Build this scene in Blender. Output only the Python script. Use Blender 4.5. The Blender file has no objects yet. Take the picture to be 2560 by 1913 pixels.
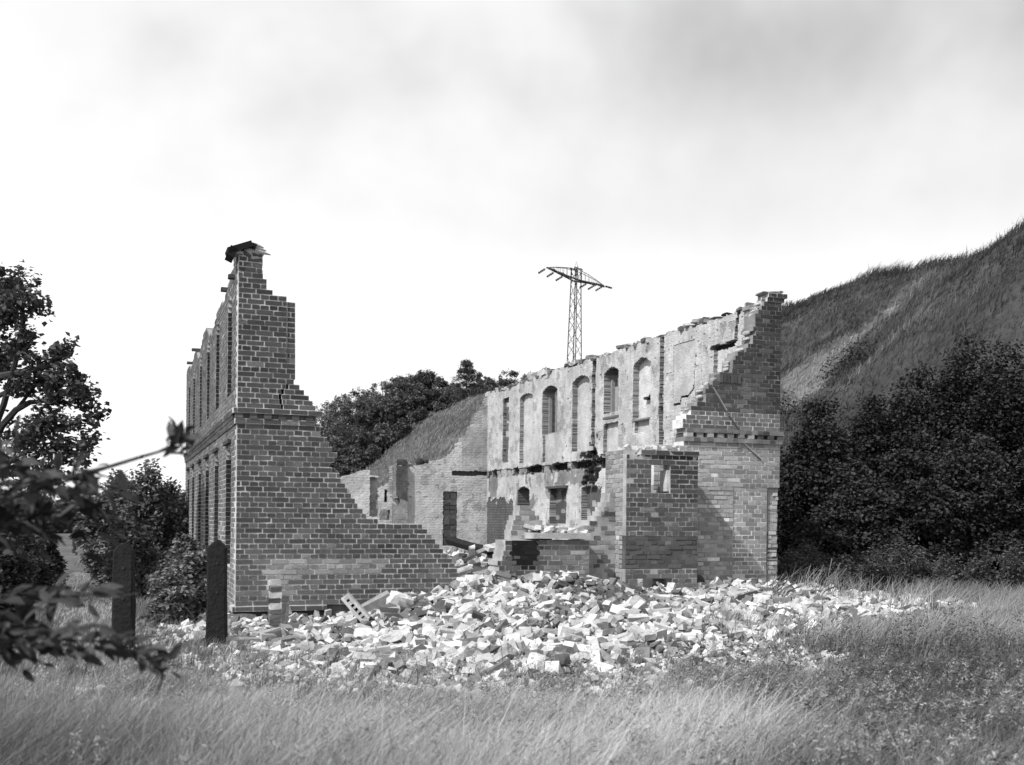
import bpy, math, random
import numpy as np
from mathutils import Matrix, Vector, Euler

sc = bpy.context.scene
COL = sc.collection
R = math.radians
TAU = 2 * math.pi

# ------------------------------------------------------------------ camera
F, CX, HY, EYE, ROLL = 2600.0, 1280.0, 1290.0, 1.7, R(0.6)   # focal length, centre and horizon in pixels of the 2560 px frame
cam_d = bpy.data.cameras.new("camera")
cam = bpy.data.objects.new("camera", cam_d)
COL.objects.link(cam)
cam_d.sensor_width = 36.0
cam_d.lens = 36.0 * F / 2560.0
cam_d.shift_y = (HY - 956.5) / 2560.0
cam_d.clip_start = 0.1
cam_d.clip_end = 3000.0
cam.matrix_world = Matrix.Translation((0, 0, EYE)) @ Matrix.Rotation(R(90), 4, 'X') @ Matrix.Rotation(ROLL, 4, 'Z')
cam_d.dof.use_dof = True
cam_d.dof.focus_distance = 16.0
cam_d.dof.aperture_fstop = 2.3
sc.camera = cam

# ------------------------------------------------------------------ sun and sky
TH = R(20.5)                                   # the ruin is turned this much against the camera
U = np.array([math.cos(TH), math.sin(TH), 0.0])
V = np.array([-math.sin(TH), math.cos(TH), 0.0])
O = np.array([-4.06, 15.29, 0.0])              # front left corner of the ruin
sun_travel = U * 1.0 + V * 0.45 + np.array([0, 0, -1.107])
to_sun = -sun_travel / np.linalg.norm(sun_travel)
sun_d = bpy.data.lights.new("sun", 'SUN')
sun_d.energy = 4.6
sun_d.angle = R(0.9)
sun_d.color = (1.0, 1.0, 1.0)
sun = bpy.data.objects.new("sun", sun_d)
COL.objects.link(sun)
sun.rotation_euler = Vector(to_sun).to_track_quat('Z', 'Y').to_euler()
sun.location = (-30, -20, 60)

world = bpy.data.worlds.new("World")
sc.world = world
world.use_nodes = True
wn, wl = world.node_tree.nodes, world.node_tree.links
wn.clear()


def node(nt, kind, **kw):
    n = nt.nodes.new(kind)
    for k, v in kw.items():
        setattr(n, k, v)
    return n


def math_n(nt, op, a, b=None, clamp=False):
    n = nt.nodes.new('ShaderNodeMath')
    n.operation = op
    n.use_clamp = clamp
    for i, x in enumerate((a, b)):
        if x is None:
            continue
        if isinstance(x, (int, float)):
            n.inputs[i].default_value = x
        else:
            nt.links.new(x, n.inputs[i])
    return n.outputs[0]


def ramp_n(nt, fac, stops, interp='EASE'):
    n = nt.nodes.new('ShaderNodeValToRGB')
    n.color_ramp.interpolation = interp
    e = n.color_ramp.elements
    while len(e) < len(stops):
        e.new(0.5)
    for el, (p, c) in zip(e, stops):
        el.position = p
        el.color = (c, c, c, 1)
    nt.links.new(fac, n.inputs[0])
    return n.outputs[0]


nt = world.node_tree
sky = node(nt, 'ShaderNodeTexSky', sky_type='NISHITA')
sky.sun_disc = False
sky.sun_elevation = math.asin(to_sun[2])
sky.sun_rotation = math.atan2(to_sun[0], to_sun[1])
bw = node(nt, 'ShaderNodeRGBToBW')
nt.links.new(sky.outputs[0], bw.inputs[0])
tc = node(nt, 'ShaderNodeTexCoord')
sep = node(nt, 'ShaderNodeSeparateXYZ')
nt.links.new(tc.outputs['Generated'], sep.inputs[0])
zc = math_n(nt, 'MAXIMUM', sep.outputs[2], 0.0)
# a cloud layer seen in perspective: direction divided by its height
den = math_n(nt, 'ADD', zc, 0.9)
px_ = math_n(nt, 'DIVIDE', sep.outputs[0], den)
py_ = math_n(nt, 'DIVIDE', sep.outputs[1], den)
cmb = node(nt, 'ShaderNodeCombineXYZ')
nt.links.new(px_, cmb.inputs[0])
nt.links.new(py_, cmb.inputs[1])
cmb.inputs[2].default_value = 6.11
n1 = node(nt, 'ShaderNodeTexNoise')
n1.inputs['Scale'].default_value = 2.5
n1.inputs['Detail'].default_value = 5.0
n1.inputs['Roughness'].default_value = 0.55
n1.inputs['Distortion'].default_value = 0.12
shf = node(nt, 'ShaderNodeVectorMath', operation='ADD')
shf.inputs[1].default_value = (-0.17, 0.02, 0.0)
nt.links.new(cmb.outputs[0], shf.inputs[0])
nt.links.new(shf.outputs[0], n1.inputs['Vector'])
thick = ramp_n(nt, zc, [(0.0, 0.0), (0.19, 0.03), (0.29, 0.52), (0.42, 1.0)])
cl = ramp_n(nt, n1.outputs['Fac'], [(0.37, 0.0), (0.72, 1.0)])
grey = math_n(nt, 'MULTIPLY', thick, math_n(nt, 'ADD', math_n(nt, 'MULTIPLY', cl, 0.80), 0.20))
bright = math_n(nt, 'SUBTRACT', 11.9, math_n(nt, 'MULTIPLY', grey, 6.4))
mixv = math_n(nt, 'ADD', math_n(nt, 'MULTIPLY', bright, 0.92), math_n(nt, 'MULTIPLY', bw.outputs[0], 0.08))
bg = node(nt, 'ShaderNodeBackground')
bg.inputs['Strength'].default_value = 0.1
nt.links.new(mixv, bg.inputs['Color'])
out = node(nt, 'ShaderNodeOutputWorld')
nt.links.new(bg.outputs[0], out.inputs['Surface'])

sc.view_settings.view_transform = 'Standard'
sc.view_settings.look = 'None'
sc.view_settings.exposure = 0.0
sc.view_settings.gamma = 1.0
sc.render.engine = 'CYCLES'
sc.cycles.max_bounces = 5
sc.cycles.diffuse_bounces = 3
sc.cycles.glossy_bounces = 1
sc.cycles.transmission_bounces = 2
sc.cycles.transparent_max_bounces = 4

# ------------------------------------------------------------------ helpers
def at(x, y, Y):
    """point at depth Y behind pixel (x, y) of the 2560 px frame"""
    dx, dy = x - CX, y - HY
    c, s = math.cos(ROLL), math.sin(ROLL)
    return np.array([(dx * c + dy * s) / F * Y, Y, EYE - (-dx * s + dy * c) / F * Y])


def ray(x, y):
    p = at(x, y, 1.0)
    return p - np.array([0, 0, EYE])


def on_front(x, y, v):
    """(u, z) of the pixel on the wall plane with this v"""
    d = ray(x, y)
    e = np.array([0, 0, EYE]) - O
    t = (v - e @ V) / (d @ V)
    p = e + d * t
    return float(p @ U), float(p[2])


def on_side(x, y, u):
    """(v, z) of the pixel on the wall plane with this u"""
    d = ray(x, y)
    e = np.array([0, 0, EYE]) - O
    t = (u - e @ U) / (d @ U)
    p = e + d * t
    return float(p @ V), float(p[2])


def L(u, v, z=0.0):
    return O + U * u + V * v + np.array([0, 0, z])


def loc_uv(X, Y):
    d0, d1 = X - O[0], Y - O[1]
    return d0 * U[0] + d1 * U[1], d0 * V[0] + d1 * V[1]


def hash2(ix, iy, seed):
    h = (ix.astype(np.int64) * 374761393 + iy.astype(np.int64) * 668265263 + seed * 1442695041) & 0x7fffffff
    h = ((h ^ (h >> 13)) * 1274126177) & 0x7fffffff
    return ((h ^ (h >> 16)) & 0xffff) / 65535.0


def vnoise(x, y, seed=0):
    x, y = np.asarray(x, float), np.asarray(y, float)
    ix, iy = np.floor(x), np.floor(y)
    fx, fy = x - ix, y - iy
    fx, fy = fx * fx * (3 - 2 * fx), fy * fy * (3 - 2 * fy)
    a, b = hash2(ix, iy, seed), hash2(ix + 1, iy, seed)
    c, d = hash2(ix, iy + 1, seed), hash2(ix + 1, iy + 1, seed)
    return (a * (1 - fx) + b * fx) * (1 - fy) + (c * (1 - fx) + d * fx) * fy


def fbm(x, y, seed=0, n=3):
    s, a, t = 0.0, 1.0, 0.0
    for i in range(n):
        s = s + a * vnoise(np.asarray(x) * 2 ** i, np.asarray(y) * 2 ** i, seed + i * 17)
        t += a
        a *= 0.5
    return s / t


def smooth(a, b, x):
    t = np.clip((np.asarray(x, float) - a) / (b - a), 0, 1)
    return t * t * (3 - 2 * t)


def rot(rx, ry, rz):
    return np.array(Euler((rx, ry, rz)).to_matrix())


def mesh_from(name, V_, F_, mat, tone=None, smooth_=False):
    V_ = np.ascontiguousarray(V_, dtype=np.float32)
    F_ = np.ascontiguousarray(F_, dtype=np.int32)
    k = F_.shape[1]
    me = bpy.data.meshes.new(name)
    me.vertices.add(len(V_))
    me.vertices.foreach_set('co', V_.ravel())
    me.loops.add(F_.size)
    me.loops.foreach_set('vertex_index', F_.ravel())
    me.polygons.add(len(F_))
    me.polygons.foreach_set('loop_start', np.arange(0, F_.size, k, dtype=np.int32))
    try:
        me.polygons.foreach_set('loop_total', np.full(len(F_), k, dtype=np.int32))
    except Exception:
        pass
    me.polygons.foreach_set('use_smooth', np.full(len(F_), bool(smooth_)))
    if tone is not None:
        a = me.attributes.new('tone', 'FLOAT', 'FACE')
        a.data.foreach_set('value', np.ascontiguousarray(np.broadcast_to(tone, (len(F_),)), dtype=np.float32))
    me.materials.append(mat)
    me.update()
    return me


def link(name, me, parent=None, kind=None):
    o = bpy.data.objects.new(name, me)
    COL.objects.link(o)
    if parent is not None:
        o.parent = parent
    if kind:
        o['kind'] = kind
    return o


def tag(o, label, cat, group=None):
    o['label'] = label
    o['category'] = cat
    if group:
        o['group'] = group
    return o


def empty(name, loc, rz=0.0, label=None, cat=None, group=None):
    o = bpy.data.objects.new(name, None)
    o.empty_display_size = 0.2
    COL.objects.link(o)
    o.location = tuple(float(c) for c in loc)
    o.rotation_euler = (0, 0, rz)
    if label:
        tag(o, label, cat, group)
    return o


BOXV = np.array([[-1, -1, -1], [1, -1, -1], [1, 1, -1], [-1, 1, -1], [-1, -1, 1], [1, -1, 1], [1, 1, 1], [-1, 1, 1]], float)
BOXF = np.array([[0, 3, 2, 1], [4, 5, 6, 7], [0, 1, 5, 4], [1, 2, 6, 5], [2, 3, 7, 6], [3, 0, 4, 7]])


class Soup:
    """collects boxes and tubes into ONE mesh of quads"""

    def __init__(self):
        self.v, self.f, self.t, self.n = [], [], [], 0

    def add(self, v, f, tone):
        self.v.append(np.asarray(v, float))
        self.f.append(np.asarray(f) + self.n)
        self.t.append(np.broadcast_to(tone, (len(f),)).astype(float))
        self.n += len(v)

    def box(self, c, h, tone, r=None, jit=0.0, rng=None):
        v = BOXV * np.asarray(h)
        if jit:
            v = v + rng.uniform(-jit, jit, v.shape)
        if r is not None:
            v = v @ np.asarray(r).T
        self.add(v + np.asarray(c), BOXF, tone)

    def tube(self, pts, rad, tone, n=6, cap=True):
        pts = np.asarray(pts, float)
        rad = np.broadcast_to(rad, (len(pts),))
        d = np.gradient(pts, axis=0)
        d /= np.linalg.norm(d, axis=1)[:, None] + 1e-9
        up = np.array([0.13, 0.21, 1.0])
        a = np.cross(d, up)
        bad = np.linalg.norm(a, axis=1) < 0.15
        a[bad] = np.cross(d[bad], [1, 0.1, 0])
        a /= np.linalg.norm(a, axis=1)[:, None]
        b = np.cross(d, a)
        ang = np.arange(n) * TAU / n
        ring = a[:, None, :] * np.cos(ang)[None, :, None] + b[:, None, :] * np.sin(ang)[None, :, None]
        v = (pts[:, None, :] + ring * rad[:, None, None]).reshape(-1, 3)
        f = []
        for i in range(len(pts) - 1):
            for j in range(n):
                k = (j + 1) % n
                f.append([i * n + j, i * n + k, (i + 1) * n + k, (i + 1) * n + j])
        if cap and n == 6:
            for b0 in (0, (len(pts) - 1) * n):
                f.append([b0, b0 + 1, b0 + 2, b0 + 3])
                f.append([b0, b0 + 3, b0 + 4, b0 + 5])
        self.add(v, np.array(f), tone)

    def build(self, name, mat, parent=None, kind=None, off=(0, 0, 0), smooth_=False):
        v = np.concatenate(self.v) - np.asarray(off, float)
        me = mesh_from(name, v, np.concatenate(self.f), mat, np.concatenate(self.t), smooth_)
        return link(name, me, parent, kind)


# ------------------------------------------------------------------ materials
def material(name, rough=0.95, var=0.35, scale=18.0, bump=0.35, bscale=60.0, base=None, stain=0.0, stain_scale=1.3,
             translucent=0.0, spec=0.15, objcoord=False, bdist=0.004):
    m = bpy.data.materials.new(name)
    m.use_nodes = True
    nt = m.node_tree
    nt.nodes.clear()
    out = node(nt, 'ShaderNodeOutputMaterial')
    pr = node(nt, 'ShaderNodeBsdfPrincipled')
    pr.inputs['Roughness'].default_value = rough
    pr.inputs['Specular IOR Level'].default_value = spec
    if base is None:
        g = node(nt, 'ShaderNodeAttribute', attribute_type='GEOMETRY', attribute_name='tone')
        o = node(nt, 'ShaderNodeAttribute', attribute_type='OBJECT', attribute_name='tone')
        val = math_n(nt, 'ADD', g.outputs['Fac'], o.outputs['Fac'])
    else:
        v = node(nt, 'ShaderNodeValue')
        v.outputs[0].default_value = base
        val = v.outputs[0]
    geo = node(nt, 'ShaderNodeNewGeometry')
    pos = geo.outputs['Position']
    if objcoord:
        tcx = node(nt, 'ShaderNodeTexCoord')
        pos = tcx.outputs['Object']
    if var > 0:
        n = node(nt, 'ShaderNodeTexNoise')
        n.inputs['Scale'].default_value = scale
        n.inputs['Detail'].default_value = 5.0
        n.inputs['Roughness'].default_value = 0.65
        nt.links.new(pos, n.inputs['Vector'])
        f = math_n(nt, 'ADD', math_n(nt, 'MULTIPLY', math_n(nt, 'SUBTRACT', n.outputs['Fac'], 0.5), 2.6 * var), 1.0)
        val = math_n(nt, 'MULTIPLY', val, f)
    if stain > 0:
        n = node(nt, 'ShaderNodeTexNoise')
        n.inputs['Scale'].default_value = stain_scale
        n.inputs['Detail'].default_value = 6.0
        n.inputs['Roughness'].default_value = 0.6
        nt.links.new(pos, n.inputs['Vector'])
        s = ramp_n(nt, n.outputs['Fac'], [(0.40, 1.0 - stain), (0.60, 1.0)], 'LINEAR')
        val = math_n(nt, 'MULTIPLY', val, s)
    val = math_n(nt, 'MAXIMUM', val, 0.004)
    cm = node(nt, 'ShaderNodeCombineColor')
    for i in range(3):
        nt.links.new(val, cm.inputs[i])
    nt.links.new(cm.outputs[0], pr.inputs['Base Color'])
    if bump > 0:
        n = node(nt, 'ShaderNodeTexNoise')
        n.inputs['Scale'].default_value = bscale
        n.inputs['Detail'].default_value = 4.0
        nt.links.new(pos, n.inputs['Vector'])
        b = node(nt, 'ShaderNodeBump')
        b.inputs['Strength'].default_value = bump
        b.inputs['Distance'].default_value = bdist
        nt.links.new(n.outputs['Fac'], b.inputs['Height'])
        nt.links.new(b.outputs[0], pr.inputs['Normal'])
    shader = pr.outputs[0]
    if translucent > 0:
        tr = node(nt, 'ShaderNodeBsdfTranslucent')
        nt.links.new(cm.outputs[0], tr.inputs['Color'])
        mx = node(nt, 'ShaderNodeMixShader')
        mx.inputs[0].default_value = translucent
        nt.links.new(shader, mx.inputs[1])
        nt.links.new(tr.outputs[0], mx.inputs[2])
        shader = mx.outputs[0]
    nt.links.new(shader, out.inputs['Surface'])
    return m


M_brick = material('fired_brick', var=0.30, scale=22, bump=0.6, bscale=70, bdist=0.006)
M_mortar = material('lime_mortar', var=0.30, scale=9, bump=0.7, bscale=90, base=None, stain=0.35, stain_scale=2.1, bdist=0.006)
M_plaster = material('old_limewash', var=0.26, scale=7, bump=0.8, bscale=38, stain=0.22, stain_scale=1.6, bdist=0.012)
M_rubble = material('broken_brick', var=0.46, scale=11, bump=0.6, bscale=50, bdist=0.008)
M_stone = material('field_stone', var=0.35, scale=8, bump=0.8, bscale=25, bdist=0.02)
M_wood = material('weathered_wood', var=0.4, scale=12, bump=0.5, bscale=45)
M_char = material('charred_wood', var=0.5, scale=14, bump=0.9, bscale=30, bdist=0.02)
M_iron = material('galvanised_steel', rough=0.6, var=0.2, scale=3, bump=0.0, spec=0.4)
M_soil = material('soil_and_turf', var=0.45, scale=3, bump=0.8, bscale=14, stain=0.3, stain_scale=0.35, bdist=0.05)
M_hill = material('hill_turf', var=0.55, scale=1.7, bump=1.0, bscale=2.2, stain=0.35, stain_scale=0.22, bdist=0.4)
M_grass = material('grass_blades', rough=0.8, var=0.0, bump=0.0, translucent=0.25, spec=0.1)
M_leaf = material('leaves', rough=0.8, var=0.0, bump=0.0, translucent=0.18, spec=0.10)
M_bark = material('bark', var=0.45, scale=14, bump=0.9, bscale=26, bdist=0.02)
M_slab = material('tarred_board', rough=0.8, var=0.3, scale=8, bump=0.3, bscale=40)


# ------------------------------------------------------------------ ground
def front_edge(X):
    """how far forward (towards the camera) the rubble reaches"""
    return np.interp(X, [-5.5, -4.2, -3.7, -2.6, -1.2, 0.3, 1.4, 2.4, 3.4, 5.0, 7.0, 9.5],
                     [13.6, 12.8, 12.0, 10.8, 9.7, 9.4, 10.1, 11.3, 12.5, 14.6, 15.8, 16.8])


def heap_top(u):
    return np.interp(u, [-1.2, 0, 1, 2, 3.2, 4.0, 4.6, 5.3, 6, 8.4, 9.4, 11, 13, 14.5],
                     [-0.12, -0.12, -0.02, 0.14, 0.42, 0.66, 0.80, 0.60, 0.46, 0.46, 0.38, 0.24, 0.10, 0.0])


def base_ground(X, Y):
    X, Y = np.asarray(X, float), np.asarray(Y, float)
    g = 0.16 * (fbm(X * 0.35, Y * 0.35, 3) - 0.5)
    g = g + 0.25 * smooth(3, 14, X) * smooth(14, 26, Y)
    g = g - 0.12 * smooth(-3, -7, X)
    u, v = loc_uv(X, Y)
    g = g + 0.55 * smooth(0.0, 0.7, u) * smooth(9.6, 8.9, u) * smooth(-0.2, 0.5, v) * smooth(15.4, 14.6, v)
    return g


def heap_z(X, Y):
    X, Y = np.asarray(X, float), np.asarray(Y, float)
    u, v = loc_uv(X, Y)
    yf = front_edge(X)
    yw = O[1] + 0.374 * (X - O[0]) - 0.5 * smooth(4.2, 5.0, u) * smooth(9.4, 8.6, u)
    s = np.clip((Y - yf) / np.maximum(yw - yf, 0.8), 0, 1)
    top = heap_top(u)
    g = base_ground(X, Y)
    lump = 0.14 * (fbm(X * 1.3, Y * 1.3, 11) - 0.5)
    fall = smooth(-2.2, -0.6, u) * smooth(15, 13, u) * smooth(6.0, 2.0, v) * smooth(0, 0.05, s)
    return g + fall * (np.maximum(top - g, 0) * s ** 0.85 + lump)


def ground_z(X, Y):
    return heap_z(X, Y)


def axis(spans):
    a = []
    for x0, x1, st in spans:
        a.append(np.arange(x0, x1, st))
    a.append(np.array([spans[-1][1]]))
    return np.concatenate(a)


gx = axis([(-900, -120, 60), (-120, -24, 6), (-24, -9, 0.8), (-9, 10, 0.22), (10, 24, 0.8), (24, 120, 6), (120, 900, 60)])
gy = axis([(-60, -6, 6), (-6, 4, 1.0), (4, 24, 0.22), (24, 40, 1.0), (40, 130, 6), (130, 1500, 70)])
GX, GY = np.meshgrid(gx, gy, indexing='ij')
GZ = ground_z(GX, GY)
u_, v_ = loc_uv(GX, GY)
idx = np.arange(GX.size).reshape(GX.shape)
Fg = np.stack([idx[:-1, :-1], idx[1:, :-1], idx[1:, 1:], idx[:-1, 1:]], -1).reshape(-1, 4)
inside = (u_ > -1) & (v_ > -6) & (v_ < 15)
tg = 0.085 + 0.07 * fbm(GX * 0.5, GY * 0.5, 21)
tg = np.where((heap_z(GX, GY) - base_ground(GX, GY) > 0.03), 0.42, tg)
tg = np.where((u_ > 0.3) & (u_ < 9.1) & (v_ > 0.2) & (v_ < 15), 0.26, tg)
tf = tg[:-1, :-1].reshape(-1)
ground = link('ground', mesh_from('ground', np.stack([GX, GY, GZ], -1).reshape(-1, 3), Fg, M_soil, tf, True))
ground['kind'] = 'structure'


# the long bank that runs along the valley, parallel to the ruin
def hill_h(u, v):
    u, v = np.asarray(u, float), np.asarray(v, float)
    uu = u - 5.5 * smooth(13.0, 3.0, v) * smooth(30, 20, u) - 1.2 * (fbm(v * 0.10, u * 0.05, 5) - 0.5) * 6
    h = 15.2 * smooth(12.5, 38.5, uu) ** 0.95 + 0.05 * np.maximum(u - 38, 0)
    h = h * (1 + 0.10 * (fbm(v * 0.05, 2.2, 8) - 0.5))
    h = h + smooth(14, 22, u) * (1.9 * (fbm(u * 0.16, v * 0.16, 31) - 0.5) + 0.9 * (fbm(u * 0.5, v * 0.5, 32) - 0.5))
    h = h * (1 + 0.055 * smooth(27, 17, v)) * (1 - 0.10 * smooth(30, 40, v) * smooth(95, 75, v))
    return h - 0.5 * smooth(15.0, 12.0, u)


hu = axis([(11.5, 44, 0.55), (44, 200, 8)])
hv = axis([(-60, -14, 2.5), (-14, 40, 0.55), (40, 150, 2.0), (150, 700, 30)])
HU, HV = np.meshgrid(hu, hv, indexing='ij')
HZ = hill_h(HU, HV)
HX = O[0] + HU * U[0] + HV * V[0]
HYy = O[1] + HU * U[1] + HV * V[1]
hi = np.arange(HU.size).reshape(HU.shape)
Fh = np.stack([hi[:-1, :-1], hi[1:, :-1], hi[1:, 1:], hi[:-1, 1:]], -1).reshape(-1, 4)
def streak(u, v):
    """dry pale grass that runs down the bank in slanting tongues"""
    n = fbm(u * 0.5, v * 0.5, 44) - 0.5
    w = v - 20.4 - 0.28 * (u - 25) + 2.6 * n
    a = np.exp(-(w / (0.38 + 0.045 * (34 - u))) ** 2) * smooth(21, 24, u) * smooth(35, 31, u)
    w2 = v - 15.6 - 0.25 * (u - 24) + 2.5 * n
    b = np.exp(-(w2 / 0.5) ** 2) * smooth(22, 24, u) * smooth(30, 26, u) * 0.6
    w3 = v - 18.2 - 0.45 * (u - 34) + 2.5 * n
    c = np.exp(-(w3 / 0.6) ** 2) * smooth(31, 33, u) * 0.7
    return a + b + c


th = 0.042 + 0.050 * fbm(HU * 0.35, HV * 0.35, 41) + 0.11 * streak(HU, HV) + 0.03 * smooth(40, 55, HV)
hill = link('hill', mesh_from('hill', np.stack([HX, HYy, HZ], -1).reshape(-1, 3), Fh, M_hill, th[:-1, :-1].reshape(-1), True))
hill['kind'] = 'structure'

# ------------------------------------------------------------------ brickwork
BC, BH, JT = 0.077, 0.059, 0.019      # course height, brick height, joint
ZB = 0.335                            # bottom of the first course
FACE = 0.0035                          # bricks stand this far proud of the mortar


def brick_proto(name, w, d, h, seed):
    rng = np.random.default_rng(seed)
    v = BOXV * np.array([w / 2, d / 2, h / 2])
    v += rng.uniform(-0.0034, 0.0034, v.shape)
    return mesh_from(name, v, BOXF, M_brick)


STRETCH = [brick_proto('brick', 0.257 - JT, 0.11, BH, i) for i in range(5)]
HEADER = [brick_proto('brick', 0.1285 - JT, 0.11, BH, 20 + i) for i in range(5)]


def bond(k, a0, a1, shift=0.0, lead=None):
    """joints of course k between a0 and a1: stretchers and headers by turns"""
    if k % 2 == 0:
        st = 0.257
        shift %= 0.257
        e = np.arange(math.floor((a0 - 1) / st) * st + shift + (0.1285 if k % 4 == 2 else 0.0), a1 + st, st)
    else:
        st = 0.1285
        shift %= 0.1285
        e = np.arange(math.floor((a0 - 1) / st) * st + shift + 0.064, a1 + st, st)
    e = e[(e > a0 + 0.045) & (e < a1 - 0.045)]
    return np.concatenate([[a0], e, [a1]])


class BrickWall:
    """side='front': bricks face -v at v=plane; side='side': bricks face -u at u=plane"""

    def __init__(self, root, off, side, plane, thick, seed, core_tone=0.60):
        self.root, self.off, self.side, self.plane, self.thick = root, np.asarray(off, float), side, plane, thick
        self.rng = np.random.default_rng(seed)
        self.bricks = []
        self.core = Soup()
        self.core_tone = core_tone

    def pt(self, a, d, z):
        return np.array([a, self.plane + d, z]) if self.side == 'front' else np.array([self.plane + d, a, z])

    def half(self, a, d, z):
        return np.array([a, d, z]) if self.side == 'front' else np.array([d, a, z])

    def course(self, k, z0, intervals, tone, depth=0.0, shift=0.0, end_deep=False, core=True, h=BH, ctone=None, lead=0.0, rough=0.0):
        rng = self.rng
        for (a0, a1) in intervals:
            if a1 - a0 < 0.05:
                continue
            e = bond(k, a0, a1, shift)
            for i in range(len(e) - 1):
                w = e[i + 1] - e[i]
                c = (e[i] + e[i + 1]) / 2
                t = tone(c, z0 + BC / 2) * rng.uniform(0.70, 1.30)
                if rng.random() < 0.06:
                    t *= rng.uniform(1.25, 1.8)
                dep = 0.055
                if end_deep and i == len(e) - 2:
                    dep = self.thick / 2 - 0.01
                dj = rng.normal(0, 0.0013) + depth
                if rough:
                    if rng.random() < rough * 0.30:
                        continue
                    dj += rng.uniform(-0.02, 0.05) * rough
                if lead and i == 0:
                    # the corner brick turns round the corner
                    dep = lead / 2
                self.bricks.append((c, z0 + BH / 2 + rng.normal(0, 0.0014), w - JT, h, dj, dep, t, rng.normal(0, 0.004)))
            if core:
                ct = ctone if ctone is not None else self.core_tone
                m = 0.01 if a1 - a0 > 0.2 else 0.0
                mid = (FACE + self.thick) / 2
                hh = BC / 2 - 0.0002
                self.core.box(self.pt((a0 + a1) / 2, depth + mid, z0 - JT / 2 + BC / 2), self.half((a1 - a0) / 2 - m * 0.4, self.thick / 2 - FACE / 2 - 0.004, hh), ct)

    def finish(self, n_single=300, name='brickwork'):
        # the bricks that show largest become objects of their own
        f = []
        for i, (a, z, w, h, dj, dep, t, rr) in enumerate(self.bricks):
            u, v = (a, self.plane) if self.side == 'front' else (self.plane, a)
            Y = L(u, v)[1]
            std = dep == 0.055 and abs(h - BH) < 1e-6 and (abs(w - (0.257 - JT)) < 0.004 or abs(w - (0.1285 - JT)) < 0.004)
            f.append((w * h / Y ** 2 if std else 0.0, i))
        f.sort(reverse=True)
        pick = set(i for s, i in f[:n_single] if s > 0)
        sp = Soup()
        rz = 0.0 if self.side == 'front' else R(90)
        for i, (a, z, w, h, dj, dep, t, rr) in enumerate(self.bricks):
            p = self.pt(a, dep + dj, z) - self.off
            if i in pick:
                me = (STRETCH if w > 0.2 else HEADER)[i % 5]
                o = bpy.data.objects.new('brick', me)
                o.parent = self.root
                o.location = tuple(p)
                o.rotation_euler = (rr * 0.6, rr, rz) if self.side == 'front' else (rr, rr * .6, rz)
                o['tone'] = float(t)
                COL.objects.link(o)
            else:
                sp.box(p, self.half(w / 2, dep, h / 2), t, jit=0.0028, rng=self.rng)
        if sp.n:
            sp.build(name, M_brick, self.root, 'stuff')
        if self.core.n:
            self.core.build('mortar', M_mortar, self.root, None, self.off)


def steps(pts, v):
    """list of (z, u) along a broken edge measured on the plane v"""
    r = [on_front(x, y, v) for x, y in pts]
    z = np.array([b for a, b in r])
    u = np.array([a for a, b in r])
    o = np.argsort(z)
    return z[o], u[o]


def nearest(zs, us, z):
    return float(us[np.argmin(np.abs(zs - z))])


def z1(x, y): return (430 + .3024 * x, 560 + .3024 * y)
def z2(x, y): return (430 + .363 * x, 1040 + .363 * y)
def z3(x, y): return (800 + .3266 * x, 880 + .3266 * y)
def z4(x, y): return (1200 + .2782 * x, 700 + .2782 * y)
def z5(x, y): return (1600 + .242 * x, 700 + .242 * y)
def z6(x, y): return (1200 + .3436 * x, 1100 + .3436 * y)


# ---- 1. the tall gable fragment at the left
K_COR = 37                             # course that carries the string course
gable = empty('ruined_gable_wall', L(0, 0, 0), TH, 'tall dark brick gable fragment with stepped broken right edge, narrow tower on top', 'wall')
gable['kind'] = 'thing'
GW = BrickWall(gable, (0, 0, 0), 'front', 0.0, 0.37, 1)
edge = [z1(752, 300), z1(750, 345), z1(748, 390), z1(755, 440), z1(785, 497), z1(835, 545), z1(915, 590), z1(950, 632)]
edge += [z1(1022, y) for y in range(672, 1270, 30)]
edge += [z1(1010, 1297), z1(1055, 1327), z1(1095, 1372), z1(1135, 1420), z1(1165, 1465), z1(1190, 1505), z1(1240, 1550), z1(1195, 1600)]
edge += [z2(985, 40), z2(1025, 108), z2(1070, 148), z2(1085, 182), z2(1105, 217), z2(1140, 250), z2(1120, 285), z2(1085, 322),
         z2(1105, 360), z2(1155, 397), z2(1165, 437), z2(1195, 470), z2(1210, 505), z2(1235, 542), z2(1262, 580), z2(1280, 615),
         z2(1315, 650), z2(1340, 685), z2(1420, 720), z2(1725, 755), z2(1760, 788), z2(1790, 822), z2(1815, 860), z2(1845, 892),
         z2(1870, 927), z2(1900, 962), z2(1930, 997), z2(1950, 1032), z2(1965, 1068), z2(1975, 1105), z2(1985, 1140), z2(1990, 1175),
         z2(1990, 1210), z2(1990, 1245), z2(1990, 1290)]
ez, eu = steps(edge, 0.0)
z_top_gable = on_front(*z1(640, 255), 0.0)[1]
k_top = int((z_top_gable - ZB) / BC)
u_pil = on_front(*z1(950, 900), 0.0)[0]
smz0, smz1 = on_front(*z2(800, 1290), 0)[1], on_front(*z2(800, 985), 0)[1]
smu0, smu1 = on_front(*z2(670, 1100), 0)[0], on_front(*z2(1490, 1100), 0)[0]


def gable_tone(a, z):
    t = 0.088
    if smu0 < a < smu1 and smz0 < z < smz1:
        d = (z - smz0) / (smz1 - smz0)
        t = 0.125 if d < 0.62 else 0.26
        if a < smu0 + 0.35 and d < 0.75:
            t = 0.27
    elif z < 1.1:
        t = 0.105
    t *= 0.60 + 0.8 * float(fbm(a * 1.7, z * 1.7, 71))
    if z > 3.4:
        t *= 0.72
    return t


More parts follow.
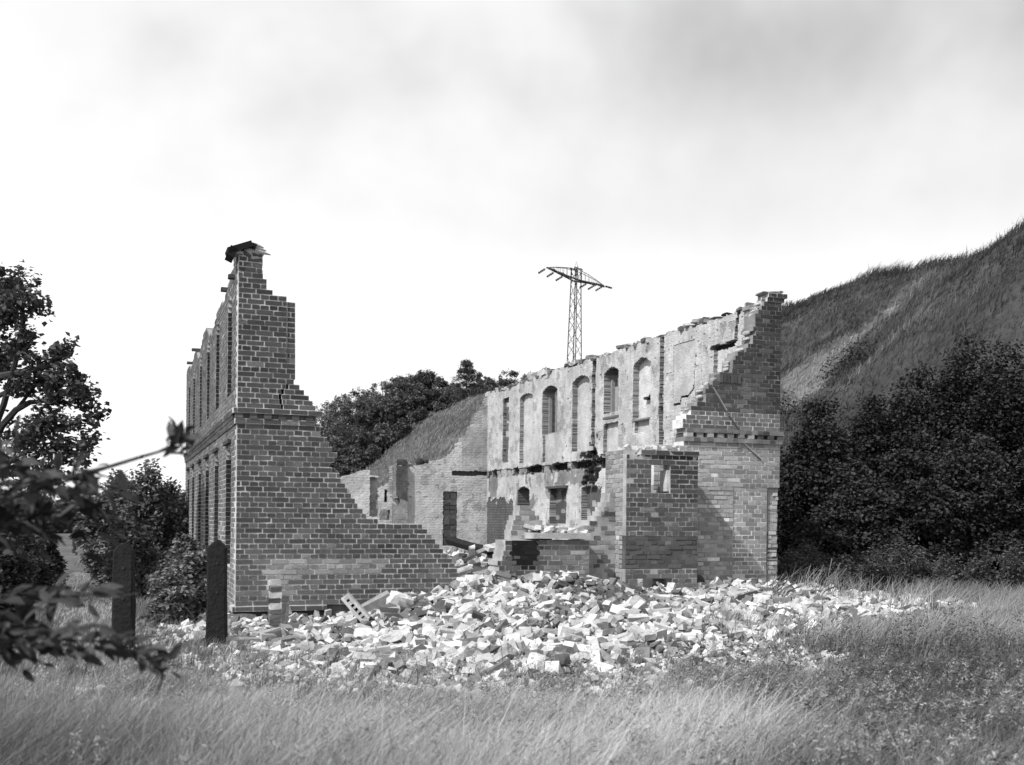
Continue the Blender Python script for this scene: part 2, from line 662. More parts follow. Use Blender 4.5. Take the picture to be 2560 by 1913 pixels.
crack = [(3.42, 2.30 - 0.02), (3.5, 2.22), (3.58, 2.2), (3.66, 2.24), (3.74, 2.34), (3.82, 2.42), (3.9, 2.5)]
cu = [on_front(*z1(x, y), 0) for x, y in [(910, 1505), (900, 1460), (895, 1420), (915, 1380), (955, 1350), (975, 1320)]]
for k in range(k_top + 1):
    z0 = ZB + k * BC
    zc_ = z0 + BC / 2
    a1 = nearest(ez, eu, zc_)
    if k == K_COR:
        GW.course(0, z0, [(-0.06, a1)], lambda a, z: 0.085, depth=-0.06, end_deep=True, lead=0.0)
        continue
    if k == K_COR - 1:
        # dentils: every second header stands out
        GW.core.box(GW.pt(a1 / 2, 0.19, z0 + BC / 2 - JT / 2), GW.half(a1 / 2 - 0.01, 0.17, BC / 2 - 0.0002), 0.16)
        e = np.arange(-0.03, a1, 0.205)
        for c in e:
            GW.bricks.append((c + 0.06, z0 + BH / 2, 0.112, BH + 0.012, -0.04, 0.06, 0.09 * GW.rng.uniform(.7, 1.4), 0))
        continue
    if k == K_COR - 2:
        GW.course(2, z0, [(-0.03, a1)], lambda a, z: 0.095, depth=-0.03, end_deep=True)
        continue
    iv = [(0.0, a1)]
    gap = [c for c in cu if abs(c[1] - zc_) < BC / 2]
    if gap and zc_ > ZB + (K_COR + 1) * BC:
        g = gap[0][0]
        iv = [(0.0, g - 0.018), (g + 0.018, a1)]
    tall = zc_ > 3.95 and a1 > u_pil + 0.08
    if tall:
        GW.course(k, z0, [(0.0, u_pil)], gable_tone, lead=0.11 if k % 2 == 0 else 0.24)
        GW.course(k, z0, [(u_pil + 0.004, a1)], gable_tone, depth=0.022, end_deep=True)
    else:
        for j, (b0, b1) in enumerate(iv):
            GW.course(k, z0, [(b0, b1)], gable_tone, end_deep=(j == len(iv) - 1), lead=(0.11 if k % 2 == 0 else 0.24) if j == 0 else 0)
cz = [c[1] for c in cu]
GW.core.box(GW.pt(np.mean([c[0] for c in cu]), 0.2, (min(cz) + max(cz)) / 2), GW.half(0.26, 0.10, (max(cz) - min(cz)) / 2 - 0.10), 0.03)  # added dark backing that paints the shade inside the crack
# ragged mortar and half bricks at the very top
GW.course(0, ZB - BC, [(-0.05, 1.35)], lambda a, z: 0.09, depth=-0.05, h=BH)
GW.finish(300)


def stone_mesh(name, half, seed, mat, rough=0.16, sub=5, tone=None):
    """irregular rounded stone: a cube sphere pulled to a box and displaced"""
    rng = np.random.default_rng(seed)
    n = sub
    lin = np.linspace(-1, 1, n)
    vs, fs, off = [], [], 0
    for ax in range(3):
        for s in (-1, 1):
            a, b = np.meshgrid(lin, lin, indexing='ij')
            p = np.zeros((n, n, 3))
            p[..., ax] = s
            p[..., (ax + 1) % 3] = a
            p[..., (ax + 2) % 3] = b
            vs.append(p.reshape(-1, 3))
            i = np.arange(n * n).reshape(n, n) + off
            f = np.stack([i[:-1, :-1], i[1:, :-1], i[1:, 1:], i[:-1, 1:]], -1).reshape(-1, 4)
            if s < 0:
                f = f[:, ::-1]
            fs.append(f)
            off += n * n
    v = np.concatenate(vs)
    r = np.linalg.norm(v, axis=1)[:, None]
    p = v / r ** 0.62
    ph = rng.uniform(0, 6, (3, 3))
    fr = rng.uniform(1.2, 2.6, (3, 3))
    d = sum(np.sin(p @ fr[i] + ph[i, 0]) for i in range(3)) / 3
    d2 = sum(np.sin(p @ (fr[i] * 2.7) + ph[i, 1]) for i in range(3)) / 3
    p = p * (1 + rough * d + rough * 0.5 * d2)[:, None]
    return mesh_from(name, p * np.asarray(half), np.concatenate(fs), mat, tone)


# boulder footing under the corner
for i, (x0, x1, y0, y1) in enumerate([(385, 610, 1352, 1512), (606, 668, 1360, 1490), (735, 965, 1350, 1425), (960, 1130, 1375, 1440), (370, 480, 1510, 1600)]):
    ua, za = on_front(*z2(x0, y1), -0.06)
    ub, zb = on_front(*z2(x1, y0), -0.06)
    me = stone_mesh('foundation_stone', ((ub - ua) / 2 * 1.02, 0.22, (zb - za) / 2 * 1.05), 300 + i, M_stone, 0.07, 6, 0.13 if i != 2 else 0.06)
    o = link('foundation_stone', me, gable)
    o.location = ((ua + ub) / 2, 0.12, (za + zb) / 2)
b = Soup()
b.box((0.9, 0.20, -0.05), (0.9, 0.15, 0.36), 0.10)
b.build('footing', M_stone, gable)
# mortar lumps on top of the tower
for i, (x, y, hx, hz, tn) in enumerate([(560, 225, .11, .045, .42), (650, 215, .10, .07, .40), (700, 235, .12, .05, .34), (680, 285, .12, .06, .40), (620, 255, .09, .05, .12)]):
    u, z = on_front(*z1(x, y), 0.0)
    o = link('mortar_lump', stone_mesh('mortar_lump', (hx, .15, hz), 340 + i, M_mortar, 0.22, 5, tn), gable)
    o.location = (u, 0.14, z)

# ---- 2. the long outer wall that runs back from the gable at the left
LV = 13.4
side = empty('ruined_side_wall', L(0, 0.4, 0), TH, 'long dark brick side wall running back at left, two storeys of narrow window openings', 'wall')
side['kind'] = 'thing'
SW = BrickWall(side, (0, 0.4, 0), 'side', 0.0, 0.37, 2)
win_v = [1.30, 3.55, 5.75, 7.90, 10.2, 12.1]
WU = dict(w=0.80, z0=3.56, z1=5.16)
WL = dict(w=0.95, z0=0.85, z1=2.78)


def side_top(v):
    base = 5.42 + 0.10 * math.sin(v * 2.1) - 0.25 * math.exp(-((v - 4.3) / 1.3) ** 2) - 0.18 * math.exp(-((v - 8.7) / 0.8) ** 2)
    if v < 0.75:
        base = 5.62
    return base


K_S = int((5.7 - ZB) / BC)
for k in range(-4, K_S + 1):
    z0 = ZB + k * BC
    zc_ = z0 + BC / 2
    st = 0.13 if k % 2 == 0 else 0.26
    if k == K_COR or k == K_COR - 2:
        SW.course(0, z0, [(0.11, LV)], lambda a, z: 0.085, depth=-0.06 if k == K_COR else -0.03)
        continue
    if k == K_COR - 1:
        SW.core.box(SW.pt((0.4 + LV) / 2, 0.19, z0 + BC / 2 - JT / 2), SW.half((LV - 0.4) / 2, 0.17, BC / 2 - 0.0002), 0.16)
        for c in np.arange(0.3, LV, 0.205):
            SW.bricks.append((c, z0 + BH / 2, 0.112, BH + .012, -0.04, 0.06, 0.09 * SW.rng.uniform(.7, 1.4), 0))
        continue
    cuts = []
    for c in win_v:
        for W in (WU, WL):
            if W['z0'] < zc_ < W['z1']:
                rise = W['z1'] - zc_
                w = W['w'] / 2 * (1.0 if rise > 0.16 else math.sqrt(max(rise, 0.01) / 0.16))
                cuts.append((c - w, c + w))
    # broken top
    iv, a = [], st
    vs = np.arange(st, LV, 0.13)
    ok = [side_top(x) > zc_ for x in vs]
    segs, s0 = [], None
    for x, o_ in zip(vs, ok):
        if o_ and s0 is None:
            s0 = x
        if not o_ and s0 is not None:
            segs.append((s0, x))
            s0 = None
    if s0 is not None:
        segs.append((s0, LV))
    for (p, q) in segs:
        cur = p
        for (c0, c1) in sorted(cuts):
            if c1 <= cur or c0 >= q:
                continue
            if c0 > cur:
                iv.append((cur, c0))
            cur = max(cur, c1)
        if cur < q:
            iv.append((cur, q))
    SW.course(k, z0, iv, lambda a, z: 0.145 * (0.75 + 0.5 * float(fbm(a * 1.3, z * 1.3, 75))) * (1.25 if z < 1.6 else 1.0))
# jamb bricks on the far side of each opening, full depth of the wall
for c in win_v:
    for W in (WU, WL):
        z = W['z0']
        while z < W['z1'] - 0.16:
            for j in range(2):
                SW.bricks.append((c + W['w'] / 2 + 0.012, z + 0.04 - ((W['z0'] - ZB) % BC) + BC * 0, 0.03, BH + .006, 0.012 + j * 0.18, 0.088, 0.035 * SW.rng.uniform(.6, 1.5), 0))  # shade of the window slits is painted into this dark brick tone
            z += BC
# small corbel bricks over the lower windows and a few overhanging at the top
for c in win_v:
    SW.bricks.append((c, WL['z1'] + 0.035, 0.9, BH, -0.045, 0.06, 0.06, 0))
for v, z in ((0.62, 5.30), (1.9, 5.36), (9.6, 5.50), (11.6, 5.46)):
    SW.bricks.append((v, z, 0.12, BH, -0.09, 0.10, 0.07, 0.0))
SW.finish(120)
for c in win_v[:5]:
    fr = Soup()
    for s in (-1, 1):
        fr.box((0.24, c + s * (WU['w'] / 2 - 0.03) - 0.4, (WU['z0'] + WU['z1']) / 2 - 0.06), (0.035, 0.025, (WU['z1'] - WU['z0']) / 2 - 0.09), 0.05)
    fr.box((0.24, c - 0.4, WU['z0'] + 0.03), (0.035, WU['w'] / 2, 0.025), 0.05)
    fr.build('window_frame', M_wood, side)

# ---- relief walls: limewashed brick modelled as a fine depth map
def relief(name, parent, off, plane_pt, a0, a1, z0, z1_, da, dz, thick, fn, mat, seed, rough=0.0055, kind=None):
    na, nz = int((a1 - a0) / da), int((z1_ - z0) / dz)
    rng = np.random.default_rng(seed)
    ga = a0 + np.arange(na + 1) * da
    gz = z0 + np.arange(nz + 1) * dz
    A, Z = np.meshgrid(ga, gz, indexing='ij')
    JA = A + rng.uniform(-.30, .30, A.shape) * da
    JZ = Z + rng.uniform(-.30, .30, A.shape) * dz
    ND = rough * (rng.normal(0, 0.30, A.shape) + 2.6 * (fbm(A * 5, Z * 5, seed) - 0.5))
    ca, cz = np.meshgrid(ga[:-1] + da / 2, gz[:-1] + dz / 2, indexing='ij')
    D, T = fn(ca, cz)
    solid = ~np.isnan(D)
    Vs, Fs, Ts, n = [], [], [], 0

    def quad(P, t):
        nonlocal n
        m = P.shape[0]
        Vs.append(P.reshape(-1, 3))
        Fs.append(np.arange(m * 4).reshape(m, 4) + n)
        Ts.append(t)
        n += m * 4

    def pts(i, j, d):
        return plane_pt(JA[i, j], d, JZ[i, j])
    I, J = np.nonzero(solid)
    d = D[I, J]
    t = T[I, J]
    q = [pts(I + a, J + b, d + ND[I + a, J + b]) for a, b in ((0, 0), (1, 0), (1, 1), (0, 1))]
    quad(np.stack(q, 1), t)
    q = [pts(I + a, J + b, np.full(len(I), thick)) for a, b in ((0, 0), (1, 0), (1, 1), (0, 1))]
    quad(np.stack(q, 1), t)
    Dp = np.pad(np.where(solid, D, thick), 1, constant_values=thick)
    Dc = Dp[1:-1, 1:-1]
    for di, dj, e in ((1, 0, ((1, 0), (1, 1))), (-1, 0, ((0, 0), (0, 1))), (0, 1, ((0, 1), (1, 1))), (0, -1, ((0, 0), (1, 0)))):
        nb = Dp[1 + di:Dp.shape[0] - 1 + di, 1 + dj:Dp.shape[1] - 1 + dj]
        I, J = np.nonzero(solid & (nb > Dc + 1e-4))
        if not len(I):
            continue
        d0, d1 = Dc[I, J], nb[I, J]
        (a, b), (c, g) = e
        P = np.stack([pts(I + a, J + b, d0 + ND[I + a, J + b]), pts(I + c, J + g, d0 + ND[I + c, J + g]),
                      pts(I + c, J + g, d1 + ND[I + c, J + g]), pts(I + a, J + b, d1 + ND[I + a, J + b])], 1)
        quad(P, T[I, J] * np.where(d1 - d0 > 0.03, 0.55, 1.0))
    me = mesh_from(name, np.concatenate(Vs) - np.asarray(off), np.concatenate(Fs), mat, np.concatenate(Ts))
    return link(name, me, parent, kind)


RU = 9.06                              # inner face of the right hand wall
BV = 14.9                              # inner face of the back wall


def rs(p):
    return on_side(p[0], p[1], RU)


top_pts = [rs(z4(*p)) for p in [(80, 1010), (250, 965), (470, 890), (590, 850), (700, 800), (900, 745), (1110, 680), (1250, 620), (1400, 575), (1640, 500), (1797, 450)]]
top_pts += [rs(z5(*p)) for p in [(600, 450), (1000, 330), (1200, 262), (1262, 150)]]
tp = sorted(top_pts)
tpv, tpz = np.array([p[0] for p in tp]), np.array([p[1] for p in tp])


def vspan(xl, xr, y, zz=z4):
    a, b = rs(zz(xl, y))[0], rs(zz(xr, y))[0]
    return min(a, b), max(a, b)


def zat(x, y, zz=z4):
    return rs(zz(x, y))[1]


right = empty('ruined_long_wall', L(9.25, 7.4, 0), TH, 'long roofless wall with pale limewashed inner face and arched window niches, below the pylon', 'wall')
right['kind'] = 'thing'
RO = (9.25, 7.4, 0)
NICHES = [  # xl, xr, y top, y bottom, depth, arch rise, tone
    (205, 258, 1060, 1640, 0.10, 0.00, 0.22),
    (355, 470, 1018, 1640, 0.12, 0.10, 0.50),
    (557, 692, 950, 1385, None, 0.14, 0.5),
    (562, 612, 1390, 1640, 0.07, 0.00, 0.40),
    (825, 980, 860, 1540, 0.15, 0.14, 0.50),
    (1003, 1036, 715, 1530, 0.24, 0.00, 0.05),
    (1110, 1248, 782, 1195, None, 0.14, 0.5),
    (1108, 1240, 1285, 1600, 0.10, 0.00, 0.50),
    (1375, 1530, 697, 1245, 0.15, 0.14, 0.58),
    (1395, 1525, 1262, 1370, 0.08, 0.0, 0.45),
    (1610, 1650, 500, 1480, 0.26, 0.00, 0.05),
]
LOW = [  # lower storey, in z6 pixels
    (270, 360, 340, 520, None, 0.10, 0.4),
    (505, 628, 352, 612, 0.19, 0.0, 0.14),
    (580, 622, 362, 606, None, 0.0, 0.1),
    (735, 880, 330, 585, 0.16, 0.05, 0.20),
    (845, 876, 345, 575, None, 0.0, 0.1),
]
SPANS = [(vspan(a, b, (c + d) / 2, z4), zat((a + b) / 2, d, z4), zat((a + b) / 2, c, z4), e, r, t) for a, b, c, d, e, r, t in NICHES]
SPANS += [(vspan(a, b, (c + d) / 2, z6), zat((a + b) / 2, d, z6), zat((a + b) / 2, c, z6), e, r, t) for a, b, c, d, e, r, t in LOW]
JZ_ = zat(250, 235, z6)                # charred floor line
CR = [rs(z5(*p)) for p in [(578, 760), (560, 900), (552, 1110), (505, 1190), (425, 1215), (415, 1280), (350, 1292)]]
CR2 = [rs(z5(*p)) for p in [(1018, 335), (1000, 480), (990, 630), (870, 680), (740, 710)]]
CR3 = [rs(z4(*p)) for p in [(1530, 1000), (1495, 1050), (1450, 1065)]]
PANEL = (vspan(345, 560, 900, z5), zat(450, 1190, z5), zat(450, 650, z5))
PAN2 = (vspan(765, 985, 800, z5), zat(860, 950, z5), zat(860, 700, z5))
BRK = (vspan(50, 240, 550, z6), zat(150, 760, z6), zat(150, 430, z6))
HOLE = rs(z6(810, 190))


def seg_dist(a, z, pl):
    d = np.full(a.shape, 9.0)
    for (x0, y0), (x1, y1) in zip(pl[:-1], pl[1:]):
        L2 = (x1 - x0) ** 2 + (y1 - y0) ** 2 + 1e-9
        t = np.clip(((a - x0) * (x1 - x0) + (z - y0) * (y1 - y0)) / L2, 0, 1)
        d = np.minimum(d, np.hypot(a - x0 - t * (x1 - x0), z - y0 - t * (y1 - y0)))
    return d


def course_relief(a, z, seed, amp=0.0025):
    """faint brick courses under a thin limewash"""
    k = np.floor((z - ZB) / BC)
    fz = (z - ZB) / BC - k
    fa = (a / 0.1285 + 0.5 * (k % 2)) % 1.0
    j = (fz > 0.74) | (fa < 0.16)
    return np.where(j, amp, 0.0) * (fbm(a * 2, z * 2, seed) > 0.42), j


def right_fn(a, z):
    D = 0.012 * (fbm(a * 0.8, z * 0.8, 51) - 0.5)
    n2 = fbm(a * 3, z * 3, 52)
    rel, j = course_relief(a, z, 53)
    D = D + rel
    T = 0.50 * (0.78 + 0.4 * fbm(a * 1.1, z * 0.7, 54)) * (0.86 + 0.28 * fbm(a * 7, z * 7, 67, 2)) * (0.96 + 0.08 * vnoise(a * 14, z * 1.2, 68))
    T = np.where(n2 < 0.33, T * 0.74, T)
    D = D + np.where(n2 < 0.33, 0.006, 0)
    spot = (vnoise(a * 10, z * 10, 55) > 0.92)
    T = np.where(spot, T * 0.5, T)
    D = np.where(spot, D + 0.014, D)
    # rain marks below the crown
    topz = np.interp(a, tpv, tpz)
    rain = smooth(1.1, 0.1, topz - z) * (vnoise(a * 16, z * 0.8, 56) > 0.55)
    T = T * (1 - 0.12 * rain)
    low = z < JZ_
    # lower storey: peeling wash over sooty brick
    peel = fbm(a * 1.6, z * 1.1, 57, 4)
    T = np.where(low & (peel < 0.46), 0.24 * (0.7 + 0.6 * n2), T)
    D = np.where(low & (peel < 0.46), D + 0.012, D)
    (b0, b1), bz0, bz1 = BRK
    br = (a > b0) & (a < b1 + 0.25 * n2) & (z < bz1 + 0.5 * (n2 - 0.5)) 
    T = np.where(br, np.where(j, 0.20, 0.11), T)
    D = np.where(br, 0.02 + np.where(j, 0.012, 0), D)
    # charred joist line: a ragged ledge with burnt sockets
    jl = np.abs(z - JZ_) < 0.10 + 0.10 * (n2 - 0.4)
    T = np.where(jl, np.where(vnoise(a * 7, z * 9, 58) > 0.66, 0.05, 0.32 * (.6 + .8 * n2)), T)
    D = np.where(jl, D + 0.05 * vnoise(a * 6, z * 8, 59), D)
    sock = (np.abs(z - JZ_ - 0.03) < 0.06 + 0.09 * n2) & (vnoise(a * 2.1, 0 * a, 69) > 0.66)
    T = np.where(sock, 0.03, T)
    D = np.where(sock, 0.20, D)
    hd = np.hypot((a - HOLE[0]) / 1.0, (z - HOLE[1]) / 0.95) + 0.9 * (n2 - 0.5) + 0.3 * (vnoise(a * 8, z * 11, 72) - .5)
    T = np.where(hd < 0.58, 0.035 + 0.22 * (vnoise(a * 9, z * 12, 60) > 0.74), T)
    D = np.where(hd < 0.58, 0.06 + 0.22 * vnoise(a * 6, z * 9, 61), D)
    (p0, p1), pz0, pz1 = PANEL
    pn = (a > p0) & (a < p1) & (z > pz0) & (z < pz1)
    T = np.where(pn, 0.42 + 0.06 * fbm(a * 2, z * 2, 62), T)
    D = np.where(pn, 0.014, D)
    (p0, p1), pz0, pz1 = PAN2
    pn = (a > p0) & (a < p1) & (z > pz0) & (z < pz1)
    D = np.where(pn, 0.09, D)
    T = np.where(pn, 0.56, T)
    for i, ((v0, v1), za, zb, dep, rise, tn) in enumerate(SPANS):
        wob = 0.0 if rise else 0.05 * (vnoise(z * 8, v0 * 3 + a * 0, 63) - 0.5)
        x = (a - (v0 + v1) / 2) / ((v1 - v0) / 2)
        ztop = zb - rise * np.clip(x, -1, 1) ** 2
        m = (a > v0 + wob) & (a < v1 + wob) & (z > za) & (z < ztop)
        if dep is None:
            D = np.where(m, np.nan, D)
        else:
            D = np.where(m, dep + 0.004 * n2 + (0.05 * vnoise(a * 9, z * 7, 64) if tn < 0.1 else 0), D)
            if tn < 0.3:
                T = np.where(m, tn * (0.6 + 1.2 * (vnoise(a * 3, z * 6, 65) > 0.6)), T)
            else:
                T = np.where(m, tn * (0.85 + 0.3 * n2), T)
    for pl, w, dp in ((CR, 0.022, 0.12), (CR2, 0.05, 0.16), (CR3, 0.02, 0.06)):
        m = seg_dist(a, z, pl) < w
        T = np.where(m, 0.05, T)
        D = np.where(m & ~np.isnan(D), dp, D)
    D = np.where(z > topz + 0.10 * (vnoise(a * 5, 0.0 * a, 66) - 0.6), np.nan, D)
    return D, T


relief('limewashed_brickwork', right, RO, lambda a, d, z: np.stack([RU + d, a, z], -1), 0.06, BV + 0.3, 0.2, 6.4, 0.036, BC / 3, 0.37, right_fn, M_plaster, 5)
# loosened bricks and mortar along the crown of the wall
rng = np.random.default_rng(44)
cs_ = Soup()
for i in range(330):
    v = rng.uniform(0.3, 14.9)
    n = float(vnoise(v * 1.6, 0, 131))
    if n < .38:
        continue
    zt = float(np.interp(v, tpv, tpz))
    h_ = np.array([rng.uniform(.05, .13), rng.uniform(.05, .12), rng.uniform(.02, .045)])
    cs_.box((RU + rng.uniform(.04, .33) - RO[0], v - RO[1], zt + rng.uniform(-.03, .05) + .09 * (n - .4)), h_, rng.choice([.10, .16, .28, .45]), r=rot(rng.normal(0, .12), rng.normal(0, .12), rng.normal(0, .4)), jit=.012, rng=rng)
cs_.build('crown_bricks', M_rubble, right, 'stuff')
# what is left of the joinery
for i in (2, 6):
    (v0, v1), za, zb, *_ = SPANS[i]
    fr = Soup()
    w = v1 - v0
    for s in (0.06, 0.47, 0.94):
        fr.box((RU + 0.22 - RO[0], v0 + s * w - RO[1], (za + zb) / 2 - 0.12), (0.04, 0.035, (zb - za) / 2 - 0.13), 0.24)
    fr.box((RU + 0.22 - RO[0], (v0 + v1) / 2 - RO[1], za + 0.03), (0.05, w / 2, 0.03), 0.2)
    fo = fr.build('window_frame', M_wood, right)
    sh = Soup()
    sh.box((RU + 0.27 - RO[0], v0 + (0.28 if i == 2 else 0.70) * w - RO[1], (za + zb) / 2 - 0.2), (0.014, 0.19 * w, (zb - za) / 2 - 0.22), 0.30)
    sh.build('board', M_wood, fo)
    if i == 6:
        ln = Soup()
        ln.box((RU + 0.1 - RO[0], (v0 + v1) / 2 - RO[1], za - 0.10), (0.115, w / 2, 0.025), 0.12)
        ln.build('sill', M_stone, right)
(v0, v1), za, zb, *_ = SPANS[8]
ln = Soup()
ln.box((RU + 0.06 - RO[0], (v0 + v1) / 2 - RO[1], za - 0.02), (0.09, (v1 - v0) / 2, 0.016), 0.2)
ln.build('sill', M_stone, right)
(v0, v1), za, zb, *_ = SPANS[12]
ln = Soup()
ln.box((RU + 0.05 - RO[0], (v0 + v1) / 2 - RO[1], zb + 0.03), (0.12, (v1 - v0) / 2 + 0.12, 0.03), 0.08)
ln.build('lintel', M_char, right)

# ---- 3. back wall with the chimney breast
back = empty('ruined_back_wall', L(6.5, BV + .15, 0), TH, 'low pale back wall with stepped top, bricked-up window slot and sooty chimney breast', 'wall')
back['kind'] = 'thing'
BO = (6.5, BV + .15, 0)


def bf(x, y):
    return on_front(*z3(x, y), BV)


btop = sorted(bf(*p) for p in [(100, 985), (200, 950), (340, 905), (378, 908), (382, 945), (445, 950), (448, 1040), (520, 1005), (545, 1000), (552, 875), (665, 872), (670, 885), (760, 860), (860, 835), (950, 820),
                                (990, 795), (1050, 745), (1052, 700), (1085, 690), (1090, 658), (1140, 645), (1150, 570), (1185, 545), (1190, 480), (1230, 455), (1270, 385), (1290, 320), (1300, 300)])
bu, bz = np.array([p[0] for p in btop]), np.array([p[1] for p in btop])
SLOT = (bf(948, 1070), bf(1042, 1480))
PIL = (bf(555, 870), bf(663, 1310))
DARK = (bf(455, 1208), bf(530, 1290))
REC = (bf(383, 960), bf(448, 1260))
REC2 = (bf(490, 1050), bf(520, 1150))
BEAMZ = bf(1150, 930)


def back_fn(a, z):
    n2 = fbm(a * 3, z * 3, 82)
    rel, j = course_relief(a, z, 83, 0.004)
    D = 0.012 * (fbm(a, z, 81) - 0.5) + rel
    T = 0.62 * (0.80 + 0.4 * fbm(a * 1.2, z * 0.9, 84)) * np.where(j, 0.92, 1)
    T = np.where(n2 < 0.3, T * 0.7, T)
    spot = vnoise(a * 8, z * 8, 85) > 0.90
    T = np.where(spot, T * 0.6, T)
    # exposed rough bricks in the upper right corner
    ex = (a > bf(1080, 900)[0]) & (z > BEAMZ[1] - 0.05)
    T = np.where(ex, 0.42 * (0.6 + 0.8 * n2) * np.where(j, 1.1, .92), T)
    bm = (np.abs(z - BEAMZ[1] - 0.05 * (a - BEAMZ[0]) * 0.4) < 0.05 + 0.06 * n2) & (a > bf(1010, 930)[0])
    T = np.where(bm, 0.07, T)
    D = np.where(bm, 0.06, D)
    (s0, sz1), (s1, sz0) = SLOT
    m = (a > s0) & (a < s1) & (z < sz1) & (z > sz0)
    D = np.where(m, 0.10, D)
    T = np.where(m, 0.34, T)
    for ((r0, rz1), (r1, rz0)), dp, tn in ((REC, 0.13, 0.34), (REC2, 0.2, 0.06)):
        m = (a > r0) & (a < r1) & (z < rz1) & (z > rz0)
        D = np.where(m, dp * (0.6 + 0.8 * vnoise(a * 5, z * 9, 86)), D)
        T = np.where(m, tn, T)
    (r0, rz1), (r1, rz0) = DARK
    m = (a > r0) & (a < r1) & (z < rz1) & (z > rz0)
    D = np.where(m, np.nan, D)
    tz = np.interp(a, bu, bz)
    D = np.where(z > tz + 0.05 * (vnoise(a * 6, 0 * a, 87) - .5), np.nan, D)
    return D, T


relief('limewashed_brickwork', back, BO, lambda a, d, z: np.stack([a, BV + d, z], -1), 2.2, RU + 0.05, 0.2, 6.4, 0.045, BC / 3, 0.34, back_fn, M_plaster, 6)
(p0, pz1), (p1, pz0) = PIL


def pil_fn(a, z):
    n2 = fbm(a * 4, z * 4, 91)
    rel, j = course_relief(a, z, 92, 0.004)
    soot = (z > pz0 + 0.42 * (pz1 - pz0) + 0.3 * (n2 - 0.5)) & (a > p0 + 0.10)
    T = np.where(soot, 0.07 + 0.10 * n2, 0.34 * (0.7 + 0.6 * n2))
    D = rel + 0.01 * n2
    hole = np.hypot(a - bf(580, 1145)[0], z - bf(580, 1145)[1]) < 0.11
    D = np.where(hole, 0.22, D)
    T = np.where(hole, 0.01, T)
    return D, T


relief('chimney_breast', back, BO, lambda a, d, z: np.stack([a, BV - 0.12 + d, z], -1), p0, p1, 0.2, pz1, 0.045, BC / 3, 0.30, pil_fn, M_plaster, 7)
# the slot was bricked up with dark bricks
(s0, sz1), (s1, sz0) = SLOT
rng = np.random.default_rng(12)
for (ya, yb) in [(1080, 1125), (1150, 1170), (1180, 1205), (1212, 1240), (1275, 1322), (1330, 1355), (1390, 1415), (1420, 1480)]:
    za, zb = bf(995, yb)[1], bf(995, ya)[1]
    for j in range(2):
        me = mesh_from('brick', BOXV * np.array([(s1 - s0) / 4 - 0.012, 0.06, (zb - za) / 2 - 0.004]) + rng.uniform(-.006, .006, (8, 3)), BOXF, M_brick)
        o = link('brick', me, back)
        o.location = (s0 + (s1 - s0) * (0.25 + 0.5 * j) - BO[0], BV + 0.075 - BO[1], (za + zb) / 2)
        o['tone'] = float(rng.uniform(.06, .11))

# ---- 4. right hand gable fragment with the tall corner pier
rg = empty('ruined_gable_pier', L(8.3, 0, 0), TH, 'dark brick corner pier rising over a stepped pale gable fragment at the right', 'wall')
rg['kind'] = 'thing'
RGO = (8.3, 0, 0)
PW = BrickWall(rg, RGO, 'front', 0.0, 0.36, 3, core_tone=0.60)
redge = [z5(*p) for p in [(1318, 165), (1310, 205), (1280, 250), (1255, 293), (1222, 340), (1190, 385), (1168, 430), (1190, 470), (1170, 515), (1195, 560),
                          (1165, 610), (1115, 655), (1095, 695), (1050, 730), (1010, 770), (985, 815), (960, 862), (955, 905), (950, 950), (822, 990), (822, 1035),
                          (750, 1075), (705, 1115), (675, 1160), (680, 1210), (590, 1255), (527, 1300), (525, 1345), (475, 1390), (440, 1440), (440, 1490), (470, 1540), (480, 1590), (450, 1640)]]
redge += [z6(1000, 60), z6(1000, 120), z6(1000, 400), z6(1000, 900)]
rez, reu = steps(redge, 0.0)
UR = 9.44
z_top_p = on_front(*z5(1400, 150), 0.0)[1]
uA = on_front(*z6(1840, 800), 0)[0]
uB = on_front(*z6(2098, 700), 0)[0]
zA = on_front(*z6(2000, 345), 0)[1]
z_dark = on_front(*z5(1300, 1380), 0)[1]


def pier_tone(a, z):
    n = float(fbm(a * 1.9, z * 1.9, 77))
    if z > z_dark:
        t = 0.068 * (0.6 + 0.8 * n)
        if a > 9.15 and z > z_dark + 0.15:
            t *= 0.72
        if a < 8.75 and z < z_dark + 0.55:
            t *= 1.5
        return t
    if z > zc_level:
        return 0.15 * (0.7 + 0.6 * n)
    if a < 7.32:
        return 0.50
    if a < uA:
        return 0.33 * (0.75 + 0.5 * n)
    if z < zA and a < uB:
        return 0.31 * (0.6 + 0.8 * n)
    if a >= uB and z < zA:
        return 0.42
    return 0.26 * (0.6 + 0.8 * n)


